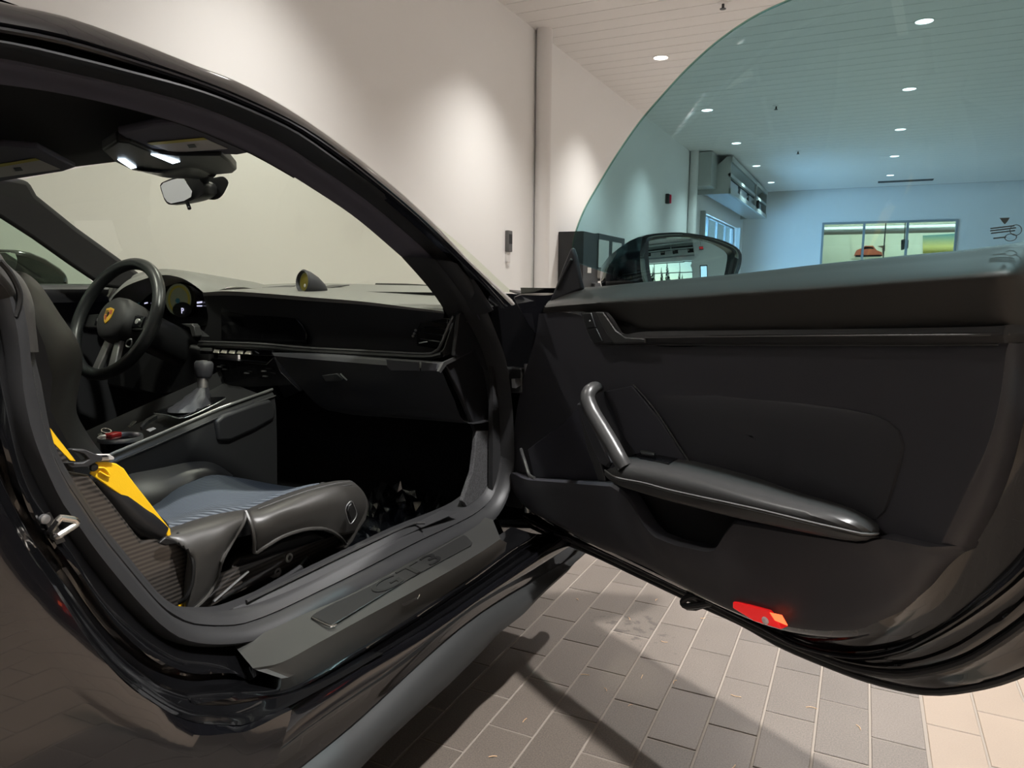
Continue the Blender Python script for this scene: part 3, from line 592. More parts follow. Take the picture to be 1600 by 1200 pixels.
cen = np.array([1.05, 0, .80])
def grow(L, k, y): return [np.array([cen[0]+(p[0]-cen[0])*k, y, max(.105, cen[2]+(p[2]-cen[2])*k)]) for p in L]
eq = cr(e3[:15], N2)
loft('quarter_panel', [mx(eq, eq, 0, (0, .035, 0)), mx(eq, eq, 0, (0, .004, 0)), grow(eq, 1.003, -.857), grow(eq, 1.012, -.861), grow(eq, 1.10, -.868), grow(eq, 1.25, -.878), grow(eq, 1.6, -.898), grow(eq, 2.1, -.91)], PAINT, car, n=N2, cross=40)
# striker
st = sub('door_striker')
sp_ = [PY(q, y) for q, y in [((79, 831), -.775), ((80, 829), -.785), ((92, 812), -.80), ((95, 809), -.80), ((114, 812), -.80), ((120, 815), -.80), ((118, 820), -.80), ((90, 838), -.80), ((85, 839), -.79), ((84, 838), -.775)]]
tube('loop', lin(sp_, 40), .0036, SILVER, st, n=40, segs=10, smoothpath=False)
patch('striker_plate', [PY(q, -.772) for q in [(64, 806), (76, 800), (100, 845), (86, 850)]], DARKM, st, .003)
lathe('screw', PY((70, 811), -.776), (0, -1, 0), [(.001, -.003), (.005, -.003), (.005, .002), (.003, .003), (.001, .003)], SATIN, st, segs=12)
# small red marker lens glints on the B-pillar edge
# ---------------- sill: plate, inset, lettering
sp = sub('sill_plate')
pin = [(366, 1009), (425, 996), (487, 967), (565, 933), (662, 881), (750, 830), (770, 812)]
pbd = [(395, 1044), (440, 1035), (500, 1003), (575, 962), (653, 920), (735, 873), (782, 842)]
pou = [(440, 1060), (452, 1058), (500, 1034), (565, 996), (653, 943), (750, 880), (792, 848)]
a = [PZ(q, .362) for q in pin]; b = [PZ(q, .358) for q in pbd]; c = [PY(q, -.822) for q in pou]
loft('plate', [mx(rs(a), rs(a), 0, (0, .02, .002)), a, b, mx(rs(b), rs(c), .12, (0, 0, -.001)), c, mx(rs(c), rs(c), 0, (0, .004, -.02))], PLATE, sp, n=N2, smooth=28)
slab('inset_plate', [PZ(q, .3615) for q in [(487, 965), (492, 960), (600, 901), (716, 838), (722, 836), (731, 840), (738, 849), (736, 853), (640, 905), (527, 974), (520, 978), (514, 977)]], (0, 0, .0022), PLATE2, sp, bev=.0008)
for L in ([(487, 965), (514, 978), (526, 976)], ): tube('edge_bead', [PZ(q, .364) for q in L], .0016, SILVER, sp, n=12, segs=6)
A0, A1 = PZ((600, 916), .3645), PZ((668, 878), .3645); xa = A1-A0; xa[2] = 0
mid = PZ((633, 899), .3645); mid2 = (A0+A1)/2; ya = np.array([-xa[1], xa[0], 0])
text('lettering', 'GT3', .055, mid2, xa, ya, BLACK, sp, .001, shear=.15, sx=2.0)
slab('notch', [PY(q, -.8265) for q in [(624, 936), (648, 924), (653, 928), (651, 936), (631, 947), (624, 944)]], (0, -.0012, 0), BLACK, sp, smooth=0)
tube('notch_edge', [PY(q, -.828) for q in [(650, 921), (655, 928), (652, 936)]], .0014, SILVER, sp, n=10, segs=6)
# carpet strip and inner sill cover
sic = sub('sill_cover')
t0 = [(340, 962), (385, 951), (462, 914), (500, 893), (565, 860), (640, 822), (700, 793)]; t1 = [(360, 955), (405, 936), (465, 908), (520, 878), (600, 840), (660, 815), (700, 790)]
a = [PZ(q, .375) for q in [(347, 963), (385, 956), (462, 922), (560, 873), (640, 833), (715, 801)]]; b = [PZ(q, .385) for q in [(345, 958), (400, 935), (462, 905), (560, 858), (640, 822), (690, 797)]]
loft('cover', [a, b, [p+np.array([0, .02, -.02]) for p in b], [p+np.array([0, .03, -.20]) for p in b]], SOFT, sic, n=30)
tube('cover_edge', [PZ(q, .388) for q in [(385, 940), (462, 903), (560, 856), (640, 820), (664, 817)]], .003, TRIMG, sic, n=24, segs=6)
# ---------------- rocker panel and side skirt
rk_top = [(300, 1160), (385, 1134), (450, 1104), (540, 1055), (600, 1020), (675, 975), (750, 925), (840, 862), (877, 838), (905, 822)]
rk_low = [(250, 1285), (330, 1240), (408, 1193), (500, 1124), (600, 1055), (655, 1012), (747, 941), (830, 893), (890, 855), (918, 838)]
rg = [(330, 1330), (400, 1268), (482, 1200), (555, 1140), (607, 1092), (690, 1013), (745, 967), (800, 930), (850, 902), (890, 878), (915, 858)]
sl = [(400, 1360), (470, 1285), (557, 1200), (645, 1117), (700, 1065), (760, 1007), (825, 946), (860, 913), (888, 886), (908, 868), (918, 858)]
def pin_(L, Y): return [PY(q, Y+(.055, .03, .008, 0)[min(i, 3)]) for i, q in enumerate(L)]
a = pin_(rk_top, -.845); b = pin_(rk_low, -.853); c = py_(rg, -.845); d = py_(sl, -.868); NR = 50
A_, B_, C_, D_ = cr(a, NR), cr(b, NR), cr(c, NR), cr(d, NR)
pe = cr([PY(q, -.822) for q in [(300, 1075), (400, 1066), (452, 1059), (500, 1035), (565, 997), (653, 944), (750, 881), (792, 849), (815, 836), (835, 822)]], NR)
loft('sill_channel', [mx(pe, pe, 0, (0, .06, -.012)), mx(pe, pe, 0, (0, .003, -.018)), mx(pe, A_, .35, (0, .012, -.02)), mx(pe, A_, .55, (0, .012, -.012)), mx(pe, A_, .75, (0, .02, -.02)), A_], JAMB, car, resample=False, cross=26)
loft('rocker_panel', [mx(A_, A_, 0, (0, .01, -.012)), A_, mx(A_, B_, .3, (0, -.004, .001)), mx(A_, B_, .7, (0, -.004, 0)), B_, mx(B_, C_, .08, (0, .008, 0)), mx(B_, C_, .5, (0, .010, 0)), mx(B_, C_, .92, (0, .006, 0))], PAINT, car, resample=False, cross=36)
loft('side_skirt', [mx(B_, C_, .9, (0, .02, 0)), C_, mx(C_, D_, .3, (0, -.008, 0)), mx(C_, D_, .8, (0, -.006, 0)), D_, mx(D_, D_, 0, (0, .03, -.008)), mx(D_, D_, 0, (0, .35, -.01))], SKIRT, car, resample=False, cross=30)
# front end of the sill, hinge pillar (dark), front wing edge seen past the door
hp = [(772, 470), (800, 520), (806, 560), (803, 640), (800, 720), (800, 790), (820, 830), (840, 860), (880, 850), (880, 480)]
slab('hinge_pillar', [PY(q, -.70) for q in [(742, 465), (800, 468), (850, 486), (880, 700), (880, 850), (800, 860), (772, 800), (800, 700), (785, 560)]], (0, .05, 0), JAMB, car, smooth=0)
for k, (q0, q1) in enumerate((((798, 582), (815, 605)), ((797, 760), (818, 785)))):
    e = sub('door_hinge'); p = PY(((q0[0]+q1[0])/2, (q0[1]+q1[1])/2), -.725)
    box('hinge_leaf', p, (.03, .05, .06), DARKM, e, bev=.004); cyl('hinge_pin', p+np.array([0, -.03, -.04]), p+np.array([0, -.03, .04]), .008, SATIN, e, segs=12)
    box('hinge_arm', p+np.array([.02, -.06, 0]), (.07, .06, .04), JAMB, e, bev=.006)
slab('check_strap', [PY(q, -.735) for q in [(799, 592), (817, 590), (818, 596), (800, 606)]], (0, -.01, 0), SATIN, car, smooth=0)
fw = [(790, 462), (803, 458), (830, 460), (852, 470), (850, 486), (838, 540), (826, 500)]
slab('front_wing', [PY(q, -.80) for q in [(800, 463), (815, 458), (845, 459), (850, 470), (842, 530), (826, 510), (815, 490)]], (.5, .05, 0), PAINT, car, bev=.004)
slab('cowl', [np.array(p) for p in [(1.62, -.66, .86), (1.62, .66, .86), (2.3, .6, .83), (2.3, -.6, .83)]], (0, 0, -.02), PAINT, car, smooth=0)
slab('cowl_grille', [np.array(p) for p in [(1.66, -.72, .842), (1.90, -.5, .862), (2.02, -.5, .858), (1.86, -.74, .842)]], (0, 0, .006), HARD, car, smooth=0)

# ================================================================== PASSENGER DOOR (opened about 62 degrees)
door = sub('passenger_door')
def dl(L, n): return [PD(q, n) for q in L]
def dn(L): return [PD((q[0], q[1]), q[2]) for q in L]       # (px, py, depth)
# outline of the leather trim, front bottom -> rear
front = [(852, 488), (840, 503), (836, 530), (826, 560), (817, 592), (808, 637), (802, 670), (801, 705), (802, 735), (808, 762), (818, 781), (838, 801), (868, 818), (901, 836), (941, 858), (1000, 882), (1075, 918), (1150, 955), (1212, 978), (1262, 988), (1307, 992), (1356, 985), (1412, 956), (1450, 922), (1484, 882), (1502, 851), (1525, 811), (1561, 750), (1585, 699), (1597, 650), (1606, 590), (1612, 540), (1616, 505)]
# main panel: a rounded pad, edge falls away from the crease
# rows from top strip line to bottom, columns front->rear
def row(L): return dn(L)
top_n = .012
rows = [
 row([(842, 490, .0), (900, 491, .01), (1010, 538, .012), (1160, 538, .012), (1350, 537, .012), (1550, 537, .012), (1575, 536, .010), (1596, 536, -.01), (1616, 530, -.05)]),
 row([(836, 530, .0), (900, 545, .01), (1010, 552, .014), (1160, 552, .014), (1350, 552, .014), (1545, 552, .014), (1572, 556, .010), (1592, 560, -.01), (1611, 560, -.05)]),
 row([(818, 590, -.005), (880, 600, .006), (1000, 600, .012), (1160, 604, .012), (1350, 610, .010), (1535, 620, .012), (1565, 626, .008), (1585, 634, -.01), (1602, 640, -.05)]),
 row([(806, 650, -.008), (870, 660, .0), (990, 670, .006), (1150, 690, .004), (1330, 700, .002), (1515, 695, .010), (1545, 700, .008), (1566, 712, -.01), (1584, 722, -.05)]),
 row([(801, 700, -.008), (860, 705, .0), (980, 720, .006), (1140, 745, .004), (1310, 770, .002), (1480, 770, .010), (1512, 775, .008), (1538, 785, -.01), (1556, 795, -.05)]),
 row([(801, 735, -.008), (860, 750, .0), (975, 760, .006), (1130, 790, .006), (1300, 830, .004), (1445, 848, .012), (1476, 851, .010), (1502, 853, -.01), (1520, 858, -.05)])]
loft('upper_panel', [cri(r, 6) for r in rows], LEATH, door, resample=False, cross=36)
# lower panel: stands proud, wraps at its rear edge; separate mesh under the split line
lt = [(801, 738, .01), (820, 748, .035), (860, 750, .045), (955, 756, .05), (970, 766, .052), (981, 776, .052), (992, 794, .052), (1006, 818, .052), (1022, 836, .052), (1055, 849, .052), (1105, 859, .052), (1117, 856, .05), (1131, 832, .05), (1146, 813, .05), (1200, 822, .048), (1345, 847, .042), (1377, 838, .034), (1450, 854, .030), (1476, 853, .018), (1504, 851, -.012), (1520, 858, -.05)]
def P3(L): return [PD((x, y), n) for x, y, n in L]
top3 = lin(P3(lt), 120)
bl = [(803, 750, -.02), (808, 762, -.02), (818, 781, -.02), (838, 801, -.02), (868, 818, -.02), (901, 836, -.02), (941, 858, -.02), (1000, 882, -.02), (1075, 918, -.02), (1150, 955, -.02), (1212, 978, -.02), (1262, 988, -.02), (1307, 992, -.025), (1356, 985, -.03), (1412, 956, -.035), (1450, 922, -.04), (1484, 882, -.045), (1510, 861, -.05), (1520, 858, -.05)]
bot3 = cr(P3(bl), 120)
# match columns by screen-free parameter: arc fraction on both outlines
def arcs(L):
    L = np.array(L); d = np.concatenate([[0], np.cumsum(np.linalg.norm(np.diff(L, axis=0), axis=1))]); return L, d/d[-1]
def at(L, ts):
    A, d = arcs(L); return [np.array([np.interp(t, d, A[:, k]) for k in range(3)]) for t in ts]
# use door s coordinate to pair top and bottom
def pair(top, bot):
    out = []; B = np.array(bot); sb = (B-DO)@DS; T = np.array(top); st_ = (T-DO)@DS; t0, t1 = st_[0], st_[-1]; b0, b1 = sb[0], sb[-1]
    _, d = arcs(bot)
    for i, p in enumerate(T):
        f = (st_[i]-t0)/(t1-t0); f = min(1, max(0, f)); out.append(np.array([np.interp(f, d, B[:, k]) for k in range(3)]))
    return out
bp = pair(top3, bot3)
def bulge(t): return lambda p, q: p+(q-p)*t
midr = lambda t, dn_: [p+(q-p)*t+DN*dn_ for p, q in zip(top3, bp)]
lip = [p-DN*.03 for p in top3]
loft('lower_panel', [lip, [p-DN*.004+np.array([0, 0, .0]) for p in top3], midr(.03, .003), midr(.15, .007), midr(.4, .010), midr(.65, .014), midr(.82, .018), midr(.93, .014), bp], LEATH, door, resample=False, smooth=40)
tube('panel_lip', [p+DN*.001 for p in at(top3, np.linspace(.02, .985, 140))], .0022, TRIMG, door, n=0, segs=6, smoothpath=False) if False else None
# storage pocket behind the lower panel opening
loft('door_pocket', [dl([(960, 752), (985, 800), (1020, 850), (1100, 872), (1150, 820)], .0), dl([(965, 750), (1000, 790), (1040, 830), (1090, 850), (1146, 800)], -.01), dl([(975, 742), (1010, 760), (1060, 775), (1110, 785), (1150, 790)], .0)], LINING, door, n=16)
# belt-line pad: top surface, rounded front edge, front face
bt = [(858, 472, -.035), (895, 453, -.035), (950, 447, -.035), (1010, 441, -.035), (1145, 429, -.035), (1285, 413, -.035), (1400, 401, -.035), (1500, 392, -.035), (1590, 380, -.035), (1660, 370, -.06)]
bc = [(852, 479, .016), (905, 473, .03), (960, 469.5, .038), (1060, 462.5, .045), (1160, 455.5, .049), (1260, 448.5, .051), (1400, 438.5, .051), (1500, 431, .050), (1582, 424, .044), (1640, 412, -.04)]
bf = [(849, 488, .012), (905, 485, .012), (970, 500, .014), (1022, 516, .018), (1160, 515, .018), (1260, 514, .018), (1400, 511, .018), (1500, 507, .018), (1578, 505, .016), (1632, 502, -.06)]
NB = 50; T_, C2, F2 = cri(P3(bt), 6), cri(P3(bc), 6), cri(P3(bf), 6)
def mm(a, b, t, n=0, z=0): return [p+(q-p)*t+DN*n+np.array([0, 0, z]) for p, q in zip(a, b)]
loft('beltline_pad', [mm(T_, T_, 0, -.004, -.03), T_, mm(T_, C2, .45, 0, .003), mm(T_, C2, .85, 0, .002), mm(C2, C2, 0, .001, -.003), mm(C2, F2, .12, .003, 0), mm(C2, F2, .5, .002, 0), F2, mm(F2, F2, 0, -.012, -.003)], BELT, door, resample=False, cross=36, smooth=80)
# strip with door-opener recess
st_t = [(949, 487, .022), (958, 497, .024), (968, 513, .026), (978, 522, .026), (1012, 518, .026), (1160, 516, .026), (1400, 513, .026), (1545, 510, .026), (1580, 507, .015), (1622, 503, -.04)]
st_m = [(932, 487, .026), (942, 498, .028), (955, 517, .03), (966, 527, .032), (1012, 527, .032), (1160, 525, .032), (1400, 523, .032), (1545, 522, .032), (1578, 521, .02), (1622, 518, -.036)]
st_b = [(909, 489, .016), (916, 512, .02), (924, 530, .02), (937, 538, .02), (1012, 538, .02), (1160, 538, .02), (1400, 538, .02), (1550, 537, .02), (1578, 536, .012), (1620, 534, -.04)]
ST, SM, SB = cri(P3(st_t), 6), cri(P3(st_m), 6), cri(P3(st_b[:2]+[st_b[2], st_b[3]]+st_b[4:]), 6)
loft('trim_strip', [ST, mm(ST, SM, .8, .002), SM, mm(SM, SB, .12, .003), mm(SM, SB, .85, .004), SB, [p-DN*.012 for p in SB]], SOFT, door, resample=False, cross=20)
tube('strip_highlight', P3([(x, y+1, n+.001) for x, y, n in st_m[3:9]]), .0016, TRIMG, door, n=30, segs=6)
tube('strip_bead', P3([(909, 489, .016), (916, 513, .021), (924, 531, .021), (937, 539, .021), (1012, 539, .021), (1160, 539, .021), (1400, 539, .021), (1560, 538, .02)]), .0014, TRIMG, door, n=40, segs=6)
slab('opener_recess', P3([(949, 485, .006), (1016, 512, .006), (1024, 516, .006), (978, 524, .006), (966, 514, .006)]), -DN*.004, BLACK, door, smooth=0)
op = P3([(933, 487, .031), (946, 487, .031), (966, 516, .034), (980, 526, .035), (1012, 529, .035), (1012, 536, .034), (962, 537, .034), (950, 520, .034)])
slab('door_opener', op, DN*.006, TRIMG, door, bev=.0025)
for k, (q, n_) in enumerate((([(911, 490), (925, 489), (932, 511), (918, 513)], 'memory_button'), ([(919, 515), (933, 513), (943, 533), (929, 536), (925, 530)], 'memory_button'))):
    b_ = slab(n_, dl(q, .037), DN*.003, HARD, door, bev=.0008)
    c_ = sum(dl(q, .0406))/4; text('button_glyph', '12'[k] if False else 'o', .007, c_, -DS*-1, (0, 0, 1), GLYPH, b_, .0002)
slab('button_bezel', dl([(909, 489), (931, 487), (960, 534), (940, 537), (924, 530)], .034), DN*.0025, SOFT, door, smooth=0)
# soft insert pad
ins = [(995, 606), (1080, 608), (1150, 617), (1235, 627), (1320, 638), (1372, 649), (1402, 664), (1415, 686), (1412, 712), (1400, 760), (1378, 812), (1330, 800), (1240, 772), (1150, 745), (1080, 726), (1040, 665)]
i3 = cr(dl(ins, .007), 60, True); ic = sum(i3)/len(i3)
loft('insert_pad', [[p-DN*.006 for p in i3], [p+(ic-p)*.02+DN*.002 for p in i3], [p+(ic-p)*.08+DN*.004 for p in i3], [p+(ic-p)*.6+DN*.0045 for p in i3], [ic+(p-ic)*.02+DN*.006 for p in i3]], LEATH2, door, resample=False, cu=True)
# speaker covers
slab('tweeter_cover', dl([(945, 612), (990, 602), (1031, 652), (1076, 722), (1000, 714), (975, 680)], .014), DN*.005, mat('speaker_cloth', (.016, .016, .022), .7), door, bev=.002)
tube('cover_bead', dl([(990, 601), (1011, 625), (1031, 651), (1055, 688), (1077, 722)], .021), .0016, TRIMG, door, n=20, segs=6)
slab('speaker_cover', dl([(826, 702), (885, 658), (908, 634), (930, 690), (946, 752), (836, 746)], .018), DN*.004, mat('speaker_cloth_dark', (.010, .010, .017), .75), door, bev=.002)
slab('speaker_bezel', dl([(905, 633), (912, 640), (935, 700), (950, 752), (938, 752), (920, 700)], .024), DN*.006, SOFT, door, bev=.003)
tube('speaker_lip', P3([(814, 702, .02), (817, 712, .03), (821, 724, .036), (827, 742, .042), (835, 747, .046)]), .004, TRIMG, door, n=14, segs=8)
# grab handle
gh = P3([(936, 607, .02), (930, 605, .05), (921, 612, .07), (918, 624, .078), (925, 643, .08), (940, 668, .082), (955, 693, .084), (968, 716, .086), (976, 730, .084)])
tube('grab_handle', gh, [.009, .012, .0145, .0155, .0155, .0155, .0155, .015, .014], TRIMG, door, n=40, segs=16, sq=(1, .9))
slab('handle_backing', P3([(907, 630, .05), (917, 628, .055), (930, 655, .058), (945, 688, .06), (960, 722, .062), (955, 730, .06), (942, 722, .058), (925, 680, .055)]), DN*.012, LEATH2, door, bev=.004)
tube('handle_seam', P3([(906, 629, .062), (916, 631, .068), (926, 650, .070), (942, 682, .072), (958, 714, .074), (965, 727, .075)]), .0012, THREAD, door, n=24, segs=5)
# armrest
ab = [(968, 724, .014), (985, 714, .004), (1040, 715, .004), (1085, 720, .004), (1180, 745, .004), (1235, 765, .004), (1320, 791, .004), (1350, 806, .004), (1368, 820, .006)]
ac = [(962, 729, .080), (975, 727, .085), (1030, 738, .088), (1105, 756, .088), (1180, 776, .086), (1263, 797, .080), (1320, 811, .070), (1352, 822, .055), (1374, 830, .032)]
as_ = [(948, 734, .086), (965, 745, .092), (1010, 754, .094), (1055, 766, .094), (1180, 793, .092), (1263, 813, .084), (1320, 826, .072), (1352, 833, .055), (1375, 833, .032)]
al = [(947, 742, .074), (965, 757, .078), (1010, 772, .078), (1055, 785, .078), (1142, 807, .076), (1249, 830, .066), (1310, 842, .055), (1347, 846, .04), (1370, 840, .026)]
NBR = 40; a1, a2, a3, a4 = (cr(P3(L), NBR) for L in (ab, ac, as_, al))
arm = loft('armrest', [mm(a1, a1, 0, -.012, -.01), a1, mm(a1, a2, .4, 0, .006), mm(a1, a2, .8, 0, .005), a2, mm(a2, a3, .5, .003), a3, mm(a3, a4, .4, .004), a4, mm(a4, a4, 0, -.06, .004)], TRIMG, door, resample=False, cross=36)
tube('armrest_seam', [p+DN*.0045 for p in a3], .0016, THREAD, door, n=40, segs=5)
tube('armrest_groove', [p+DN*.004-np.array([0, 0, .004]) for p in a3], .0014, BLACK, door, n=40, segs=5)
sw = slab('switch_panel', [p+np.array([0, 0, .001]) for p in P3([(985, 717, .018), (1000, 711, .018), (1060, 722, .018), (1045, 729, .06), (1000, 722, .05)])], (0, 0, .006), PIANO, door, bev=.002)
slab('window_switch', [p+np.array([0, 0, .007]) for p in P3([(1000, 713, .03), (1024, 717, .03), (1022, 720, .04), (1002, 717, .04)])], (0, 0, .006), TRIMG, sw, bev=.002)
# courtesy lamp and latch catch below the trim
rl = slab('courtesy_lamp', P3([(1157, 936, .0), (1166, 937, .0), (1214, 950, -.002), (1228, 968, -.004), (1233, 979, -.006), (1190, 966, -.004), (1157, 946, -.0)]), DN*.020, REDL, door, bev=.002)
slab('lit_lens', P3([(1204, 957, .0205), (1222, 961, .0205), (1231, 977, .0205), (1212, 969, .0205)]), DN*.002, REDHOT, rl, smooth=0)
lathe('lamp_lens', PD((1198, 968), .012), DN, [(.001, -.004), (.008, -.004), (.007, .004), (.003, .007), (.001, .007)], mat('frosted_lens', (.7, .66, .66), .3), rl, segs=14)
# painted inner frame below and behind the trim, rubber edge, outer skin
fa = [(800, 700, -.02), (806, 770, -.02), (840, 806, -.02), (900, 840, -.02), (1000, 888, -.02), (1100, 936, -.02), (1200, 978, -.02), (1290, 994, -.02), (1360, 986, -.03), (1412, 958, -.035), (1450, 924, -.04), (1502, 853, -.05), (1562, 752, -.055), (1590, 690, -.055), (1612, 590, -.055), (1625, 480, -.055)]
fb = [(798, 705, -.05), (806, 785, -.05), (850, 820, -.05), (920, 850, -.05), (1000, 887, -.05), (1100, 934, -.05), (1190, 978, -.05), (1250, 1008, -.05), (1330, 1025, -.05), (1400, 1017, -.055), (1450, 995, -.06), (1520, 952, -.065), (1600, 886, -.07), (1660, 800, -.07), (1690, 640, -.07), (1690, 470, -.07)]
fc = [(799, 712, -.08), (808, 792, -.08), (860, 828, -.08), (925, 857, -.08), (1000, 892, -.08), (1100, 939, -.08), (1200, 989, -.08), (1290, 1027, -.08), (1350, 1046, -.08), (1420, 1053, -.085), (1500, 1036, -.09), (1560, 1004, -.095), (1630, 950, -.10), (1720, 850, -.10), (1760, 660, -.10), (1750, 460, -.10)]
fd = [(799, 720, -.115), (812, 804, -.115), (870, 840, -.115), (930, 866, -.115), (1000, 899, -.115), (1057, 926, -.115), (1100, 946, -.115), (1160, 973, -.115), (1219, 1006, -.115), (1287, 1035, -.115), (1362, 1062, -.115), (1450, 1080, -.12), (1530, 1072, -.125), (1600, 1050, -.13), (1680, 1005, -.135), (1790, 880, -.135), (1840, 680, -.135), (1830, 450, -.135)]
ND = 90; fA, fB, fC, fD = (cr(P3(L), ND) for L in (fa, fb, fc, fd))
loft('inner_frame', [mm(fA, fA, 0, .012, .012), fA, mm(fA, fB, .3, -.006), mm(fA, fB, .8, -.006), fB, mm(fB, fC, .12, -.012), mm(fB, fC, .45, -.010), mm(fB, fC, .6, .0), fC], JAMB, door, resample=False, cross=40)
tube('frame_flange', [p+DN*.004 for p in fB], .0035, PIANO, door, n=ND, segs=8)
tube('edge_seal', [p+DN*.004 for p in fC], .006, RUBBER, door, n=ND, segs=8)
loft('outer_skin', [fC, mm(fC, fD, .3, -.004), mm(fC, fD, .75, .002), fD, mm(fD, fD, 0, -.012, .006), mm(fD, fD, 0, -.02, .05), [dpt(min((p-DO)@DS, 1.32), -.17, max(p[2], .55) if False else p[2]*.45+.42) for p in fD], [dpt(((p-DO)@DS)*.97+.02, -.12, .875 + 0*p[2]) for p in fD]], PAINT, door, resample=False, cross=50)
tube('rubber_lip', [p+DN*.002 for p in fD], .006, RUBBER, door, n=ND, segs=8)
# hook under the door
hk = P3([(1108, 938, -.06), (1088, 931, -.05), (1072, 935, -.045), (1067, 941, -.045), (1072, 947, -.045), (1090, 946, -.05), (1110, 942, -.06)])
tube('latch_hook', hk, .0065, HARD, door, n=30, segs=8)
slab('hook_plate', P3([(1072, 942, -.055), (1090, 940, -.055), (1106, 944, -.06), (1088, 950, -.055), (1072, 949, -.055)]), (0, 0, -.006), HARD, door, bev=.001)
# front end of the door shell, plug strip
slab('front_shell', P3([(850, 478, -.02), (838, 505, -.02), (828, 560, -.02), (808, 640, -.02), (801, 700, -.02), (803, 760, -.02), (850, 780, -.02), (880, 500, -.02)]), -DN*.09, JAMB, door, smooth=0)
# sail triangle and window glass
slab('sail_trim', P3([(858, 472, -.018), (866, 452, -.016), (880, 414, -.004), (892, 386, .006), (897, 400, .002), (908, 452, -.014)]), -DN*.012, LEATH2, door, bev=.004)
tube('sail_bead', P3([(870, 452, -.012), (885, 420, -.002), (893, 405, .003)]), .003, TRIMG, door, n=10, segs=6)
# glass: leans inboard towards the top
gn = DN*math.cos(R_(14)) + np.array([0, 0, -1])*-math.sin(R_(14))*-1
g0 = dpt(0, -.034, .87)
def PG(q): return PL(q, gn, gn.dot(g0))
go = [(886, 462), (893, 408), (897, 372), (912, 330), (935, 289), (965, 240), (1000, 190), (1036, 148), (1075, 106), (1122, 64), (1178, 26), (1240, -3), (1330, -40), (1450, -75), (1560, -92), (1680, -80), (1790, -20), (1860, 90), (1880, 220), (1800, 350), (1600, 384), (1500, 398), (1285, 420), (1145, 436), (1010, 448)]
slab('window_glass', [PG(q) for q in cr([(x, y, 0) for x, y in go[1:]], 120) for q in [q]], -gn*.004, DRGLASS, door, smooth=30)
tube('glass_edge', [PG(q) + gn*0 for q in cr([(x, y, 0) for x, y in go[1:17]], 90)], .0018, glass('glass_edge_tint', (.55, .72, .66), .08), door, n=90, segs=5)
et = sub('glass_etching', door) if False else door
X_ = (PG((1598, 355))-PG((1556, 360))); X_ /= np.linalg.norm(X_); Y_ = np.cross(gn, X_)
if Y_[2] < 0: Y_ = -Y_
def etch(cx, cy): return PG((cx, cy)) + gn*.0012
ETM = mat('etched_print', (.10, .13, .13), .7)
for k, (x, y, L) in enumerate(((1566, 354.5, .026), (1567, 358, .028), (1567, 362, .026), (1562, 371, .014))):
    p = etch(x+1, y); box('etched_line', p, (L, .0016, .0006), ETM, door, ax=(X_, Y_, gn), smooth=0)
def ring(cx, cy, r, n=18, ex=1.0): tube('etched_ring', [etch(cx, cy) + X_*math.cos(a)*r*ex + Y_*math.sin(a)*r for a in np.linspace(0, 6.283, n, endpoint=False)], .0006, ETM, door, n=n, segs=4, closed=True)
ring(1588, 359, .0062); ring(1580, 370.5, .0042, ex=1.5)
slab('etched_crest', [etch(*q) for q in [(1563, 340), (1579, 339.5), (1575, 346), (1571, 350), (1567, 346)]], gn*.0006, ETM, door, smooth=0)
# exterior mirror on the open door
mr = sub('door_mirror')
mrn = -.19
ho = [(936, 446), (940, 432), (958, 410), (982, 388), (1000, 372), (1012, 366), (1060, 363), (1105, 369), (1138, 379), (1156, 391), (1159, 404), (1156, 420), (1146, 440), (1140, 462), (1080, 470), (1000, 466)]
MC = PD((1080, 410), mrn); tgt = np.array([0, -1.55, 0]) + np.array([CX[0]*9.5+CX[1]*1.6, CYV[0]*9.5+CYV[1]*1.6, 2.2])
cdir = CAMC-MC; cdir /= np.linalg.norm(cdir); rdir = tgt-MC; rdir /= np.linalg.norm(rdir); gm = cdir+rdir; gm /= np.linalg.norm(gm)
def PM(q, o=0.0): return PL(q, gm, gm.dot(MC)+o)
rim = [(1010, 367), (1060, 363), (1105, 369), (1138, 379), (1156, 391), (1159, 404), (1156, 420), (1146, 440), (1132, 460), (1080, 468), (1020, 464), (1004, 436), (1000, 400), (1003, 376)]
gls = [(1016, 375), (1060, 371), (1100, 376), (1130, 386), (1145, 396), (1143, 412), (1136, 436), (1124, 454), (1080, 460), (1028, 457), (1016, 436), (1011, 400), (1012, 382)]
rm3 = cr([PM(q, .006) for q in rim], 64, True); gl3 = cr([PM(q, .0) for q in gls], 64, True); mc = sum(rm3)/64
def sh(L, k, d): return [mc+(p-mc)*k-gm*d for p in L]
TIP = PM((948, 441), -.15)
def hs(k, t, d): return [mc+(TIP-mc)*t+(p-mc)*k-gm*d for p in rm3]
loft('mirror_housing', [[p-gm*.006 for p in gl3], gl3, [p+gm*.005 for p in gl3], [p+(q-p)*.5+gm*.004 for p, q in zip(gl3, rm3)], rm3, hs(1.01, 0, .012), hs(.97, .16, 0), hs(.86, .34, 0), hs(.70, .56, 0), hs(.48, .78, 0), hs(.22, .95, 0), hs(.01, 1.02, 0)], PAINT, mr, resample=False, cu=True)
gc_ = sum(gl3)/64; RC = .8     # convex mirror glass
def cvx(p): d = p-gc_; return p-gm*(d.dot(d)/(2*RC))
loft('mirror_pane', [[cvx(gc_+(p-gc_)*k)+gm*.0035 for p in gl3] for k in np.linspace(.999, .001, 12)], MIRROR, mr, resample=False, cu=True, smooth=60)
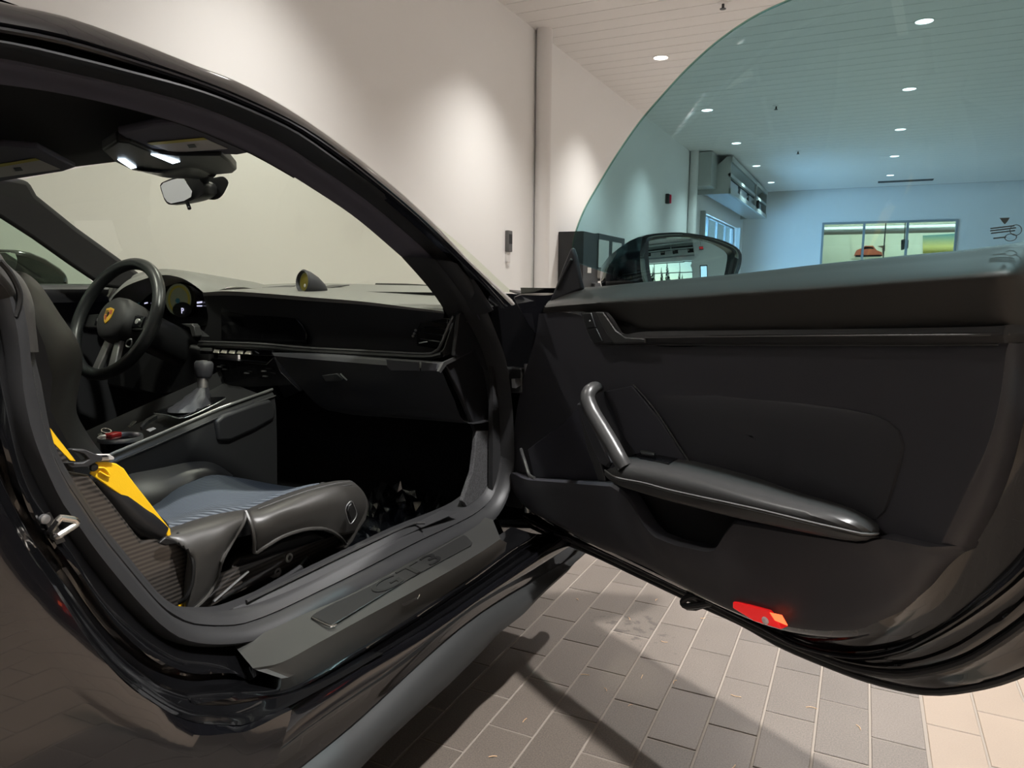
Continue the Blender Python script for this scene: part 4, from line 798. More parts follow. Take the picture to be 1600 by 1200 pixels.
loft('mirror_arm', [[mc+np.array(v) for v in ()] or [PD((985, 440), -.13)+np.array([0, 0, z])+DN*n for z, n in ((-.012, -.03), (.016, -.03), (.016, .03), (-.012, .03))], [PD((962, 455), -.08)+np.array([0, 0, z])+DN*n for z, n in ((-.014, -.03), (.014, -.03), (.014, .02), (-.014, .02))]], PAINT, mr, resample=False, cu=True, caps=True)

# ================================================================== PASSENGER BUCKET SEAT
seat = sub('passenger_seat')
def PYn(L): return [PY(q, q[2]) for q in L]
# rear hip bolster (leather) - outer side face with a rounded top
hb_t = [(255, 826, -.55), (275, 822, -.55), (305, 812, -.55), (345, 802, -.55), (384, 796, -.55)]
hb_u = [(258, 836, -.60), (276, 832, -.605), (305, 823, -.605), (345, 812, -.605), (386, 803, -.60)]
hb_m = [(275, 850, -.615), (297, 858, -.63), (318, 850, -.63), (350, 838, -.63), (377, 820, -.615)]
hb_l = [(292, 862, -.615), (304, 890, -.63), (318, 885, -.63), (345, 872, -.625), (361, 848, -.61)]
hb_b = [(284, 950, -.60), (290, 960, -.62), (300, 952, -.62), (322, 932, -.615), (338, 904, -.60)]
loft('hip_bolster', [PYn(hb_t), PYn(hb_u), PYn(hb_m), PYn(hb_l), [(a+b)/2 for a, b in zip(PYn(hb_l), PYn(hb_b))], PYn(hb_b)], SEATL, seat, n=28, cross=30, solid=.012, off=-1)
tube('bolster_piping', PYn([(384, 800, -.602), (380, 818, -.615), (362, 848, -.612), (347, 876, -.625), (338, 905, -.60), (322, 934, -.616), (300, 955, -.62)]), .0032, SEATL, seat, n=36, segs=7)
tube('bolster_piping', PYn([(276, 833, -.606), (292, 850, -.618), (302, 880, -.63), (300, 912, -.63), (290, 934, -.625), (280, 942, -.615)]), .003, BLACK, seat, n=30, segs=7)
# front thigh bolster
tb_t = [(384, 797, -.55), (402, 789, -.55), (440, 774, -.55), (480, 761, -.55), (520, 752, -.545), (546, 750, -.53)]
tb_u = [(386, 804, -.60), (404, 797, -.603), (440, 783, -.605), (480, 769, -.605), (522, 758, -.60), (556, 756, -.575)]
tb_m = [(391, 820, -.618), (410, 815, -.628), (440, 800, -.632), (485, 788, -.632), (530, 776, -.622), (570, 772, -.58)]
tb_l = [(395, 842, -.618), (412, 838, -.628), (440, 822, -.632), (488, 808, -.632), (535, 800, -.620), (576, 795, -.58)]
tb_b = [(398, 864, -.61), (413, 855, -.62), (441, 839, -.625), (490, 826, -.625), (528, 836, -.612), (562, 830, -.575)]
RT_ = [PYn(L) for L in (tb_t, tb_u, tb_m, tb_l, tb_b)]
loft('thigh_bolster', RT_, SEATL, seat, n=34, cross=34, solid=.012, off=-1)
slab('bolster_nose', [PY(q, -.585) for q in [(540, 760), (556, 762), (570, 777), (577, 794), (573, 812), (560, 832), (552, 848), (541, 860), (527, 857), (540, 848), (532, 838), (520, 828), (530, 790)]], (0, .07, 0), SEATL, seat, bev=.018, segs=4)
tube('bolster_piping', PYn([(384, 799, -.603), (393, 822, -.62), (397, 845, -.62), (398, 864, -.613), (414, 855, -.622), (441, 839, -.628), (470, 829, -.63), (492, 826, -.628), (513, 828, -.62), (530, 838, -.613), (540, 850, -.60)]), .0034, SEATL, seat, n=50, segs=7)
for dz in (-2, 3): tube('bolster_stitch', PYn([(404, 797+dz, -.606), (440, 783+dz, -.609), (480, 769+dz, -.609), (522, 758+dz, -.604), (550, 754+dz, -.585)]), .0009, THREAD, seat, n=30, segs=5)
bg = [(540, 797), (542, 790), (547, 784), (551, 785), (557, 800), (556, 808), (551, 816), (547, 818), (543, 810)]
bd = slab('badge', [PY(q, -.628) for q in bg], (0, -.006, 0), BLACK, seat, bev=.0015)
tube('badge_rim', [PY(q, -.6342) for q in bg], .0011, SATIN, bd, n=40, segs=5, closed=True)
slab('badge_mark', [PY(q, -.6345) for q in [(546, 793), (550, 791), (554, 801), (552, 808), (548, 810), (545, 801)]], (0, -.001, 0), BLACK, bd, smooth=0)
# fabric cushion
f_n = [(238, 822, -.55), (270, 822, -.55), (305, 812, -.55), (345, 802, -.55), (384, 796, -.55), (440, 774, -.55), (480, 761, -.55), (500, 757, -.55)]
f_f = [(215, 800, -.20), (245, 787, -.20), (275, 764, -.20), (305, 750, -.20), (332, 742, -.20), (372, 746, -.20), (430, 757, -.20), (478, 764, -.20)]
fn3, ff3 = PYn(f_n), PYn(f_f); FN, FF = cr(fn3, 30), cr(ff3, 30)
loft('seat_cushion', [FN, mx(FN, FF, .08, (0, 0, .004)), mx(FN, FF, .3, (0, 0, -.004)), mx(FN, FF, .6, (0, 0, -.006)), mx(FN, FF, .9, (0, 0, .0)), FF], FABRIC, seat, resample=False, cross=22, solid=.05, off=-1)
# far thigh bolster
b_t = [(180, 745, -.12), (205, 734, -.12), (250, 726, -.12), (295, 720, -.12), (325, 722, -.12), (345, 732, -.12), (360, 745, -.12)]
b_i = [(190, 790, -.19), (220, 800, -.19), (250, 788, -.19), (282, 762, -.19), (308, 748, -.19), (332, 743, -.19), (356, 750, -.19)]
bt3, bi3 = PYn(b_t), PYn(b_i); BT, BI = cr(bt3, 30), cr(bi3, 30)
loft('far_bolster', [mx(BT, BT, 0, (.0, .05, -.12)), mx(BT, BT, 0, (0, .03, -.02)), BT, mx(BT, BI, .3, (0, -.012, .008)), mx(BT, BI, .7, (0, -.012, .006)), BI], SEATL, seat, resample=False, cross=24)
# carbon shell
shl = [(20, 640), (60, 690), (100, 735), (140, 742), (180, 790), (222, 845), (262, 836), (285, 846), (298, 866), (303, 890), (300, 912), (291, 932), (276, 955), (240, 985), (150, 930), (60, 800), (0, 700)]
slab('carbon_shell', [PY(q, -.606) for q in shl], (0, .018, 0), CARBON, seat, bev=.005)
slab('back_shell', [np.array(p) for p in [(.58, -.60, .50), (.40, -.60, .80), (.36, -.56, 1.0), (.36, -.18, 1.0), (.40, -.14, .80), (.58, -.14, .50)]], (.02, 0, .01), CARBON, seat, smooth=0)
slab('shell_bottom', [np.array(p) for p in [(.50, -.60, .42), (.56, -.60, .36), (1.06, -.58, .37), (1.06, -.16, .37), (.56, -.14, .36), (.50, -.14, .42)]], (0, 0, .015), CARBON, seat, smooth=0)
slab('cushion_front', [np.array(p) for p in [(1.06, -.57, .37), (1.07, -.57, .41), (1.05, -.40, .42), (1.05, -.24, .42), (1.07, -.15, .41), (1.06, -.15, .37)]], (.02, 0, .0), SEATL, seat, bev=.01)
# backrest far wing
w_o = [(18, 428, -.12), (36, 425, -.11), (60, 443, -.10), (90, 487, -.10), (119, 530, -.10), (128, 564, -.10), (122, 602, -.10), (116, 636, -.10), (130, 668, -.10), (152, 700, -.11), (172, 722, -.12), (200, 748, -.13)]
w_m = [(22, 440, -.17), (38, 448, -.17), (58, 475, -.17), (82, 515, -.17), (103, 552, -.17), (107, 580, -.17), (98, 612, -.17), (96, 645, -.17), (112, 680, -.17), (134, 712, -.17), (156, 735, -.17), (190, 770, -.17)]
w_i = [(30, 460, -.21), (42, 480, -.22), (54, 512, -.22), (68, 545, -.22), (78, 580, -.22), (76, 603, -.22), (68, 632, -.22), (74, 655, -.22), (96, 692, -.22), (118, 722, -.22), (140, 745, -.22), (170, 775, -.22)]
WO, WM, WI = PYn(w_o), PYn(w_m), PYn(w_i); WO, WM, WI = cr(WO, 50), cr(WM, 50), cr(WI, 50)
loft('backrest_wing', [mx(WO, WO, 0, (-.05, .05, -.01)), mx(WO, WO, 0, (-.015, .03, 0)), WO, mx(WO, WM, .5, (.0, -.016, .0)), mx(WM, WM, 0, (0, -.014, 0)), mx(WM, WI, .6, (0, -.008, 0)), WI, mx(WI, WI, 0, (-.06, -.02, .0))], SEATL, seat, resample=False, cross=36)
tube('wing_seam', PYn([(71, 648, -.222), (90, 645, -.19), (116, 634, -.11)]), .0016, BLACK, seat, n=14, segs=5)
slab('backrest_pad', [PY(q, -.27) for q in [(10, 430), (45, 480), (70, 540), (82, 590), (78, 640), (110, 700), (150, 745), (120, 760), (60, 700), (20, 600), (0, 500)]], (-.02, .01, 0), LEATH2, seat, smooth=0)
slab('backrest_film', [PY(q, -.262) for q in [(56, 530), (70, 560), (77, 590), (74, 615), (66, 600), (58, 570)]], (-.004, -.002, 0), mat('crinkled_film', (.16, .13, .11), .15, bump=(60, 1.0)), seat, smooth=0)
# belt: webbing, guide, tongue, sheath
bl_ = sub('seat_belt')
slab('webbing', [PY(q, -.602) for q in [(137, 722), (165, 721), (180, 724), (192, 732), (200, 744), (264, 826), (266, 836), (263, 846), (257, 832), (240, 812), (205, 786), (170, 762), (139, 740), (141, 735)]], (0, -.003, 0), YELLOW, bl_, bev=.0012)
tube('webbing_fold', [PY(q, -.607) for q in [(152, 731), (163, 732), (171, 742), (168, 744), (155, 737)]], .0016, YELLOW, bl_, n=16, segs=6)
slab('webbing', [PY(q, -.612) for q in [(76, 668), (88, 684), (104, 704), (116, 720), (108, 719), (90, 700), (82, 692)]], (0, -.003, 0), YELLOW, bl_, smooth=0)
lathe('rivet', PY((146, 730), -.606), (0, -1, 0), [(.001, 0), (.006, 0), (.005, .003), (.001, .004)], BLACK, bl_, segs=12)
g_ = [PY(q, -.60) for q in [(99, 727), (122, 727), (140, 716), (150, 712), (140, 706), (124, 702), (104, 702), (120, 712), (133, 716), (120, 722), (98, 724)]]
slab('belt_guide', [PY(q, -.60) for q in [(98, 726), (96, 722), (122, 721), (132, 716), (122, 708), (103, 702), (108, 700), (126, 701), (142, 708), (152, 711), (152, 718), (142, 721), (128, 729), (104, 730)]], (0, -.012, 0), RUBBER, bl_, bev=.004)
tg = slab('tongue', [PY(q, -.606) for q in [(143, 711), (150, 709), (168, 709), (176, 714), (176, 718), (150, 720), (140, 719)]], (0, -.004, 0), BRIGHT, bl_, bev=.001)
slab('tongue_slot', [PY(q, -.6108) for q in [(150, 712), (166, 711), (171, 714), (152, 715)]], (0, -.0006, 0), DARKM, tg, smooth=0)
tube('sheath', [PY(q, -.59) for q in [(148, 746), (175, 770), (210, 806), (238, 826), (246, 832)]], [.010, .015, .019, .0215, .019], HARD, bl_, n=20, segs=14)
slab('anchor_webbing', [PY(q, -.60) for q in [(262, 944), (284, 935), (285, 958), (268, 954)]], (0, -.004, 0), YELLOW, bl_, smooth=0)
slab('anchor_clip', [PY(q, -.612) for q in [(255, 838), (268, 842), (276, 848), (255, 852), (244, 848)]], (0, -.006, 0), BLACK, bl_, bev=.002)
# seat base: bracket, bolts, rails
base = sub('seat_base')
slab('side_bracket', [PY(q, -.575) for q in [(318, 962), (345, 905), (375, 870), (400, 866), (440, 845), (490, 832), (520, 846), (535, 862), (500, 885), (440, 920), (380, 950)]], (0, .02, 0), HARD, base, bev=.004)
for q in ((446, 870), (428, 893)):
    lathe('bolt', PY(q, -.577), (0, -1, 0), [(.001, -.004), (.0105, -.004), (.0115, .002), (.0085, .004), (.0085, .010), (.005, .011), (.004, .006), (.001, .006)], BOLTM, base, segs=18)
tube('rail', [PY(q, -.60) for q in [(334, 940), (388, 893)]], .0022, SATIN, base, n=8, segs=6)
tube('rail', [PY(q, -.61) for q in [(372, 946), (448, 903), (470, 888)]], .0075, HARD, base, n=12, segs=8)
box('slide_rail', (.9, -.575, .235), (.75, .04, .05), DARKM, base, bev=.004); box('slide_rail', (.9, -.16, .235), (.75, .04, .05), DARKM, base, bev=.004)
box('cross_member', (.9, -.37, .30), (.5, .40, .05), HARD, base, bev=.01)
tube('release_bar', [PY(q, -.585) for q in [(462, 900), (468, 885), (478, 872), (486, 880)]], .004, DARKM, base, n=14, segs=6)

# ================================================================== CABIN: floor, dashboard, console, wheel, mirrors
def PXn(L): return [PX(q, q[2]) for q in L]
cab = sub('cabin_floor')
box('floor_pan', (.65, 0, .15), (2.5, 1.36, .04), CARPET, cab, smooth=0)
slab('toe_board', [np.array(p) for p in [(1.60, -.68, .15), (1.60, .68, .15), (1.95, .68, .52), (1.95, -.68, .52)]], (.03, 0, -.03), CARPET, cab, smooth=0)
slab('bulkhead', [np.array(p) for p in [(1.92, -.68, .44), (1.92, .68, .44), (1.92, .68, .85), (1.92, -.68, .85)]], (.02, 0, 0), LINING, cab, smooth=0)
slab('kick_panel', [PY(q, -.655) for q in [(738, 672), (778, 672), (775, 725), (764, 762), (722, 792), (716, 782), (732, 735), (736, 700)]], (0, -.012, 0), CARPETG, cab, bev=.003)
box('side_lining', (1.70, -.678, .44), (.42, .012, .74), LINING, cab, smooth=0)
box('rear_light_blocker', (-.42, 0, .62), (.03, 1.36, .95), LINING, cab, smooth=0)  # unseen board behind the seats, added to keep the cabin dark
box('dash_light_blocker', (1.72, 0, .78), (.44, 1.36, .02), LINING, cab, smooth=0)  # unseen board under the top pad, added to block light into the footwell
dd = sub('driver_door')
zt = PY((90, 446), .70)[2]
slab('door_panel', [np.array(p) for p in [(-.2, .72, .18), (1.95, .72, .18), (1.95, .72, zt-.02), (1.62, .72, zt-.005), (.4, .72, zt+.02), (-.2, .72, zt+.03)]], (0, .08, 0), LEATH2, dd, bev=.01)
loft('door_pad', [[np.array((x, .66, zt-.05)) for x in (.2, .8, 1.2, 1.58)], [np.array((x, .655, zt-.015)) for x in (.2, .8, 1.2, 1.58)], [np.array((x, .68, zt)) for x in (.2, .8, 1.2, 1.58)], [np.array((x, .76, zt+.005)) for x in (.2, .8, 1.2, 1.58)]], LEATH, dd, n=16, cross=12)
slab('side_glass', [PY(q, .70) for q in [(-160, 300), (-80, 300), (0, 335), (60, 372), (115, 412), (150, 446), (-200, 452)]], (0, .004, 0), glass('green_side_glass', (.80, .90, .80), .03), dd, smooth=0)
box('rear_side_trim', (-.05, .70, .60), (.6, .06, .85), LINING, dd, smooth=0)
dm = sub('driver_mirror')
slab('mirror_shell', [PY(q, .92) for q in [(-30, 391), (0, 389), (25, 390), (48, 394), (72, 404), (95, 419), (107, 430), (108, 446), (100, 458), (-30, 458)]], (.05, .12, 0), PAINT, dm, bev=.018, segs=4)
slab('mirror_pane', [PY(q, .915) for q in [(-30, 396), (10, 394), (24, 396), (27, 404), (26, 415), (23, 422), (-30, 420)]], (0, .003, 0), MIRROR, dm, bev=.001)
# ---------------- dashboard
da = sub('dashboard')
t_r = [(372, 447, 1.88), (450, 443, 1.90), (520, 443, 1.90), (600, 445, 1.86), (672, 447, 1.78), (704, 455, 1.66)]
t_m = [(345, 452, 1.62), (420, 450, 1.62), (500, 452, 1.62), (580, 456, 1.62), (650, 462, 1.60), (700, 470, 1.55)]
t_c = [(318, 456, 1.40), (360, 454, 1.37), (425, 458, 1.37), (490, 463, 1.37), (560, 468, 1.37), (630, 475, 1.37), (692, 481, 1.38)]
t_f = [(318, 461, 1.395), (360, 460, 1.363), (425, 464, 1.363), (490, 469, 1.363), (560, 474, 1.363), (630, 481, 1.363), (694, 488, 1.375)]
f_m = [(325, 500, 1.41), (365, 505, 1.41), (425, 510, 1.41), (490, 516, 1.41), (560, 520, 1.41), (630, 526, 1.41), (690, 528, 1.41)]
f_b = [(311, 534, 1.412), (400, 538, 1.412), (470, 543, 1.412), (520, 546, 1.412), (600, 550, 1.412), (655, 553, 1.412), (690, 550, 1.412)]
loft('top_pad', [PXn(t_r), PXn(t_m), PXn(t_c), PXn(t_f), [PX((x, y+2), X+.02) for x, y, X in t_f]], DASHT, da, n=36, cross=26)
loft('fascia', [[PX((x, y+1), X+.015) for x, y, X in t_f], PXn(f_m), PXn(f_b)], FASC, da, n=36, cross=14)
slab('side_bezel', PXn([(684, 552, 1.36), (692, 545, 1.36), (700, 520, 1.37), (712, 490, 1.38), (722, 488, 1.39), (730, 500, 1.40), (722, 520, 1.40), (706, 552, 1.38), (690, 560, 1.36)]), (.05, 0, 0), SOFT, da, bev=.004)
tube('silver_strip', PXn([(311, 534, 1.352), (400, 537, 1.345), (470, 543, 1.345), (520, 546, 1.345), (600, 550, 1.345), (660, 553, 1.345), (678, 551, 1.345), (688, 541, 1.348), (698, 516, 1.352), (708, 494, 1.358)]), .0032, TRIMG, da, n=44, segs=8)
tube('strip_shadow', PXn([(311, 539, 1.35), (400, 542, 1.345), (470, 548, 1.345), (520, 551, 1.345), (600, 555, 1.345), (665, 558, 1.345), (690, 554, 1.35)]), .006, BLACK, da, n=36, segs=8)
slab('centre_screen', PXn([(345, 470, 1.40), (430, 474, 1.40), (452, 484, 1.40), (472, 508, 1.40), (479, 522, 1.40), (478, 538, 1.40), (345, 532, 1.40)]), (.01, 0, 0), PIANO, da, bev=.003)
# right air vent
vt = sub('air_vent', da)
slab('vent_frame', PXn([(652, 512, 1.395), (662, 494, 1.395), (700, 498, 1.395), (700, 510, 1.395), (690, 538, 1.395), (680, 545, 1.395), (650, 540, 1.395)]), (.01, 0, 0), PIANO, da, bev=.003)
for k, (a, b) in enumerate((((666, 502), (699, 505)), ((664, 511), (697, 514)), ((661, 520), (693, 524)), ((657, 530), (688, 534)))):
    tube('vent_slat', PXn([(*a, 1.388), (*b, 1.388)]), .0028, HARD, vt, n=4, segs=6, sq=(1, .5))
tube('vent_glint', PXn([(655, 536, 1.386), (668, 534, 1.386)]), .0014, SATIN, vt, n=4, segs=6)
for q in ((646, 525), (648, 521), (650, 516)): lathe('vent_knob', PX(q, 1.388), (-1, 0, 0), [(.001, 0), (.003, 0), (.003, .003), (.001, .003)], SATIN, vt, segs=8)
# lower band, glove box, cup-holder cover, end panel
lb_t = [(425, 551, 1.335), (470, 552, 1.335), (520, 554, 1.335), (605, 560, 1.335), (692, 566, 1.335)]
lb_b = [(428, 556, 1.325), (470, 560, 1.325), (520, 564, 1.325), (605, 571, 1.325), (690, 578, 1.325)]
gb_b = [(520, 643, 1.40), (550, 648, 1.40), (590, 651, 1.40), (650, 655, 1.40), (734, 662, 1.40)]
gb_m = [(465, 600, 1.345), (505, 606, 1.345), (550, 610, 1.345), (625, 615, 1.345), (708, 620, 1.345)]
loft('lower_band', [[PX((x, y), X+.02) for x, y, X in lb_t], PXn(lb_t), PXn(lb_b)], LEATH2, da, n=26, cross=10)
loft('glove_box', [PXn(lb_b), PXn(gb_m), PXn(gb_b), [p+np.array([.25, 0, -.01]) for p in PXn(gb_b)]], FASC, da, n=26, cross=22)
slab('cup_holder_cover', PXn([(604, 561, 1.322), (656, 565, 1.322), (656, 580, 1.322), (612, 579, 1.322), (606, 573, 1.322)]), (-.003, 0, 0), LEATH2, da, bev=.0018)
slab('cup_holder_end', PXn([(659, 565, 1.322), (684, 567, 1.322), (681, 580, 1.322), (659, 580, 1.322)]), (-.003, 0, 0), LEATH2, da, bev=.0018)
slab('end_panel', [PY(q, -.64) for q in [(688, 566), (710, 559), (736, 545), (752, 575), (764, 610), (772, 650), (776, 672), (738, 674), (715, 620)]], (0, -.012, 0), FASC, da, bev=.003)
slab('pillar_foot', [PY(q, -.655) for q in [(712, 490), (722, 482), (747, 520), (764, 575), (756, 580), (737, 546), (714, 558), (704, 556)]], (0, -.01, 0), FASC, da, bev=.003)
slab('panel_edge', [PY(q, -.655) for q in [(682, 580), (690, 566), (712, 556), (736, 546), (734, 550), (712, 561), (694, 570), (685, 583)]], (0, -.006, 0), TRIMG, da, smooth=0)
slab('glove_box_catch', PXn([(506, 586, 1.322), (529, 583, 1.322), (541, 592, 1.322), (536, 596, 1.322), (512, 596, 1.322)]), (-.008, 0, 0), HARD, da, bev=.002)
tube('catch_edge', PXn([(532, 584, 1.315), (542, 594, 1.315)]), .0018, SATIN, da, n=4, segs=6)
slab('top_vent', PXn([(410, 450, 1.66), (445, 447, 1.72), (462, 447, 1.72), (450, 451, 1.66)]), (0, 0, .002), BLACK, da, smooth=0)
slab('top_vent', PXn([(490, 451, 1.66), (520, 446, 1.75), (546, 446, 1.76), (505, 452, 1.66)]), (0, 0, .002), BLACK, da, smooth=0)
tube('wiper', PXn([(588, 445, 1.96), (640, 446, 1.92), (680, 449, 1.86)]), .006, BLACK, car, n=12, segs=6)
# instrument hood and cluster
cl = sub('instrument_cluster')
h_o = [(165, 462, 1.42), (188, 440, 1.45), (220, 429, 1.47), (250, 422, 1.48), (282, 422, 1.50), (315, 429, 1.52), (348, 439, 1.54), (374, 448, 1.56)]
h_i = [(172, 470, 1.37), (194, 449, 1.37), (224, 436, 1.37), (254, 429, 1.37), (282, 433, 1.38), (303, 444, 1.39), (318, 456, 1.40), (322, 462, 1.40)]
HO, HI = cr(PXn(h_o), 30), cr(PXn(h_i), 30)
loft('hood', [mx(HO, HO, 0, (.25, 0, -.03)), HO, mx(HO, HI, .5, (0, 0, .006)), mx(HO, HI, .9, (-.003, 0, .003)), HI, mx(HI, HI, 0, (.004, 0, -.006)), mx(HI, HI, 0, (.12, 0, -.02))], DASHT, cl, resample=False, cross=26)
slab('display', PXn([(172, 470, 1.46), (200, 448, 1.46), (260, 434, 1.46), (300, 446, 1.46), (330, 466, 1.46), (343, 474, 1.46), (340, 496, 1.46), (330, 508, 1.46), (300, 514, 1.46), (240, 516, 1.46), (180, 512, 1.46)]), (.01, 0, 0), PIANO, cl, bev=.003)
def disc(name, q, X, rx, ry, m, par, dx=-.002, n=26, inner=0):
    c = PX(q, X); a = PX((q[0]+rx, q[1]), X)-c; b = PX((q[0], q[1]-ry), X)-c
    pts = [c+a*math.cos(t)+b*math.sin(t) for t in np.linspace(0, 2*math.pi, n, endpoint=False)]
    if not inner: return slab(name, pts, (dx, 0, 0), m, par, smooth=0)
    return loft(name, [[p+np.array([dx, 0, 0]) for p in pts], [c+(p-c)*inner+np.array([dx, 0, 0]) for p in pts], [c+(p-c)*inner for p in pts], pts], m, par, resample=False, cu=True, cv=True, smooth=0)
disc('rev_gauge', (279, 468), 1.455, 20, 25, GAUGEG, cl); disc('gauge_ring', (280, 468), 1.452, 17, 22, GAUGEY, cl, inner=.86)
disc('gauge_lower', (285, 484), 1.4505, 15, 12, BLACK, cl); disc('gauge_centre', (278, 470), 1.449, 3.2, 4, SCREENT, cl)
disc('left_dial', (204, 472), 1.455, 14, 13, SCREENT, cl, inner=.9); disc('left_dial_glow', (204, 474), 1.454, 8, 5, SCREENB, cl)
def bar(name, a, b, X, h, m, par): return slab(name, [PX((a[0], a[1]-h), X), PX((b[0], b[1]-h), X), PX((b[0], b[1]+h), X), PX((a[0], a[1]+h), X)], (-.001, 0, 0), m, par, smooth=0)
bar('readout', (200, 472), (212, 473), 1.45, 1.4, SCREENW, cl); bar('readout', (308, 473), (316, 472), 1.45, 1.4, SCREENW, cl); bar('readout', (308, 478), (316, 478), 1.45, .9, SCREENW, cl); bar('readout', (324, 478), (328, 479), 1.45, 1, SCREENW, cl); bar('readout', (226, 474), (231, 473), 1.45, 1, SCREENW, cl)
yv = np.array([0, -1, 0]); c_ = PX((285, 486), 1.447); text('gear_readout', 'P', .024, c_, yv, (0, 0, 1), SCREENW, cl, .0004)
# column shroud, stalk flap
slab('driver_knee_panel', [PX(q, 1.42) for q in [(60, 520), (150, 520), (240, 530), (330, 545), (330, 610), (250, 620), (150, 600), (60, 560)]], (.03, 0, 0), FASC, da, bev=.01)
slab('stalk_flap', PXn([(282, 506, 1.33), (299, 506, 1.33), (303, 510, 1.33), (306, 525, 1.33), (300, 527, 1.33), (296, 512, 1.33)]), (.02, 0, 0), TRIMG, da, bev=.002)
slab('flap_wing', PXn([(302, 508, 1.34), (310, 514, 1.36), (320, 524, 1.36), (325, 526, 1.36), (306, 525, 1.34)]), (.006, 0, 0), SOFT, da, smooth=0)
# ---------------- steering wheel
sw_ = sub('steering_wheel'); tl = R_(24); wax = np.array([-math.cos(tl), 0, math.sin(tl)])
yaw_ = R_(0); WC = PY((181, 497), .37)
wu = np.array([0, 1.0, 0]); wv_ = np.cross(wax, wu); wv_ = -wv_ if wv_[2] < 0 else wv_
def wp(u, v, h=0): return WC+wu*u+wv_*v+wax*h
RW = .166
tube('rim', [wp(RW*math.cos(t), RW*math.sin(t)*.985) for t in np.linspace(0, 2*math.pi, 48, endpoint=False)], .0165, mat('rim_leather', (.016, .018, .019), .36), sw_, n=64, segs=14, closed=True)
for t in (.62, 2.52, 3.9, 5.5): 
    pass
hub = [(0, -.055)] 
lathe('airbag_cover', wp(0.0, -.004, -.012), wax, [(.001, .034), (.034, .033), (.052, .029), (.062, .020), (.066, .0), (.062, -.05), (.001, -.05)], SOFT, sw_, segs=36, smooth=50)
def wslab(name, pts, h, th, m, par=sw_, bev=.003): return slab(name, [wp(u, v, h) for u, v in pts], wax*th, m, par, bev=bev)
for sx in (-1, 1):
    wslab('spoke', [(sx*.045, .020), (sx*.155, .012), (sx*.158, -.026), (sx*.045, -.028)], -.03, .016, HARD)
    wslab('lower_spoke', [(sx*.008, -.050), (sx*.034, -.048), (sx*.050, -.160), (sx*.022, -.163)], -.026, .014, SATIN)
    kb = wslab('spoke_buttons', [(sx*.062, .014), (sx*.105, .012), (sx*.105, -.020), (sx*.062, -.020)], -.014, .004, PIANO)
    lathe('button', wp(sx*.085, -.004, -.010), wax, [(.001, 0), (.009, 0), (.008, .004), (.001, .004)], SATIN, kb, segs=12)
sh_ = [(-.017, .020), (0, .024), (.017, .020), (.016, -.004), (.009, -.016), (0, -.024), (-.009, -.016), (-.016, -.004)]
cs = wslab('crest', [(u, v-.002) for u, v in sh_], .021, .003, GOLD, bev=.001)
for q in (((-.014, .014), (-.002, .014), (-.002, .002), (-.014, .002)), ((.002, .0), (.013, .0), (.009, -.012), (.002, -.016))):
    wslab('crest_field', q, .0241, .0006, mat('crest_red', (.30, .05, .02), .4), cs, 0)
for k in range(3): wslab('crest_bar', [(.002, .013-.004*k), (.014, .013-.004*k), (.014, .011-.004*k), (.002, .011-.004*k)], .0241, .0006, BLACK, cs, 0)
wslab('crest_horse', [(-.004, .006), (0, .009), (.004, .005), (.003, -.004), (.001, -.007), (-.002, -.004), (-.004, 0)], .0242, .0008, BLACK, cs, 0)
tube('mode_dial', [PX(q, WC[0]-.03) for q in [(197, 540), (199, 533), (205, 530), (206, 537), (203, 542)]], .0022, SATIN, sw_, n=20, segs=6, closed=True)
tube('paddle', [wp(-.085, .03, -.045), wp(-.115, .0, -.045), wp(-.11, -.045, -.045)], .005, TRIMG, sw_, n=14, segs=8)
cyl('column', wp(0, 0, -.06), wp(0, -.01, -.26), .055, HARD, sw_)
# ---------------- centre console
cc = sub('centre_console')
er = [(120, 737), (150, 723), (175, 711), (240, 684), (300, 658), (340, 641), (380, 626), (425, 610)]
elf = [(60, 722), (110, 700), (175, 670), (241, 640), (287, 620), (330, 600), (345, 592), (360, 586)]
ER, EL = cr(py_(er, -.125), 30), cr(py_(elf, .10), 30)
loft('console_top', [mx(EL, EL, 0, (0, .03, -.3)), mx(EL, EL, 0, (0, .01, 0)), EL, mx(EL, ER, .1, (0, 0, -.02)), mx(EL, ER, .85, (0, 0, -.02)), mx(EL, ER, .96), ER, mx(ER, ER, 0, (0, -.008, -.012))], HARD, cc, resample=False, cross=30)
loft('console_side', [mx(ER, ER, 0, (0, -.008, -.012)), mx(ER, ER, 0, (0, -.012, -.05)), mx(ER, ER, 0, (.0, -.01, -.16)), mx(ER, ER, 0, (.0, -.0, -.40))], FASC, cc, resample=False, cross=14)
tube('silver_edge', [p+np.array([0, -.002, .003]) for p in ER], .0034, SATIN, cc, n=40, segs=8)
tube('lower_bead', [p+np.array([0, -.012, -.013]) for p in ER], .002, TRIMG, cc, n=40, segs=6)
slab('knee_pad', [PY(q, -.145) for q in [(338, 658), (350, 648), (400, 630), (424, 624), (433, 640), (430, 655), (400, 672), (360, 690), (342, 690)]], (0, .02, 0), FASC, cc, bev=.008, segs=3)
slab('console_front', PXn([(328, 560, 1.36), (415, 568, 1.36), (428, 556, 1.36), (440, 580, 1.37), (470, 612, 1.40), (440, 625, 1.40), (420, 625, 1.38), (332, 612, 1.36)]), (.04, 0, 0), PIANO, cc, bev=.004)
for k, x in enumerate((336, 348, 360.5, 373, 386)):
    slab('toggle', PXn([(x-1, 545.5+k*.5, 1.345), (x+7, 546.3+k*.5, 1.345), (x+5, 552+k*.5, 1.335), (x-4, 551+k*.5, 1.335)]), (.008, 0, 0), SILVER, cc, bev=.001)
slab('toggle_housing', PXn([(312, 541, 1.352), (425, 547, 1.352), (425, 556, 1.352), (312, 553, 1.352)]), (.01, 0, 0), PIANO, cc, bev=.002)
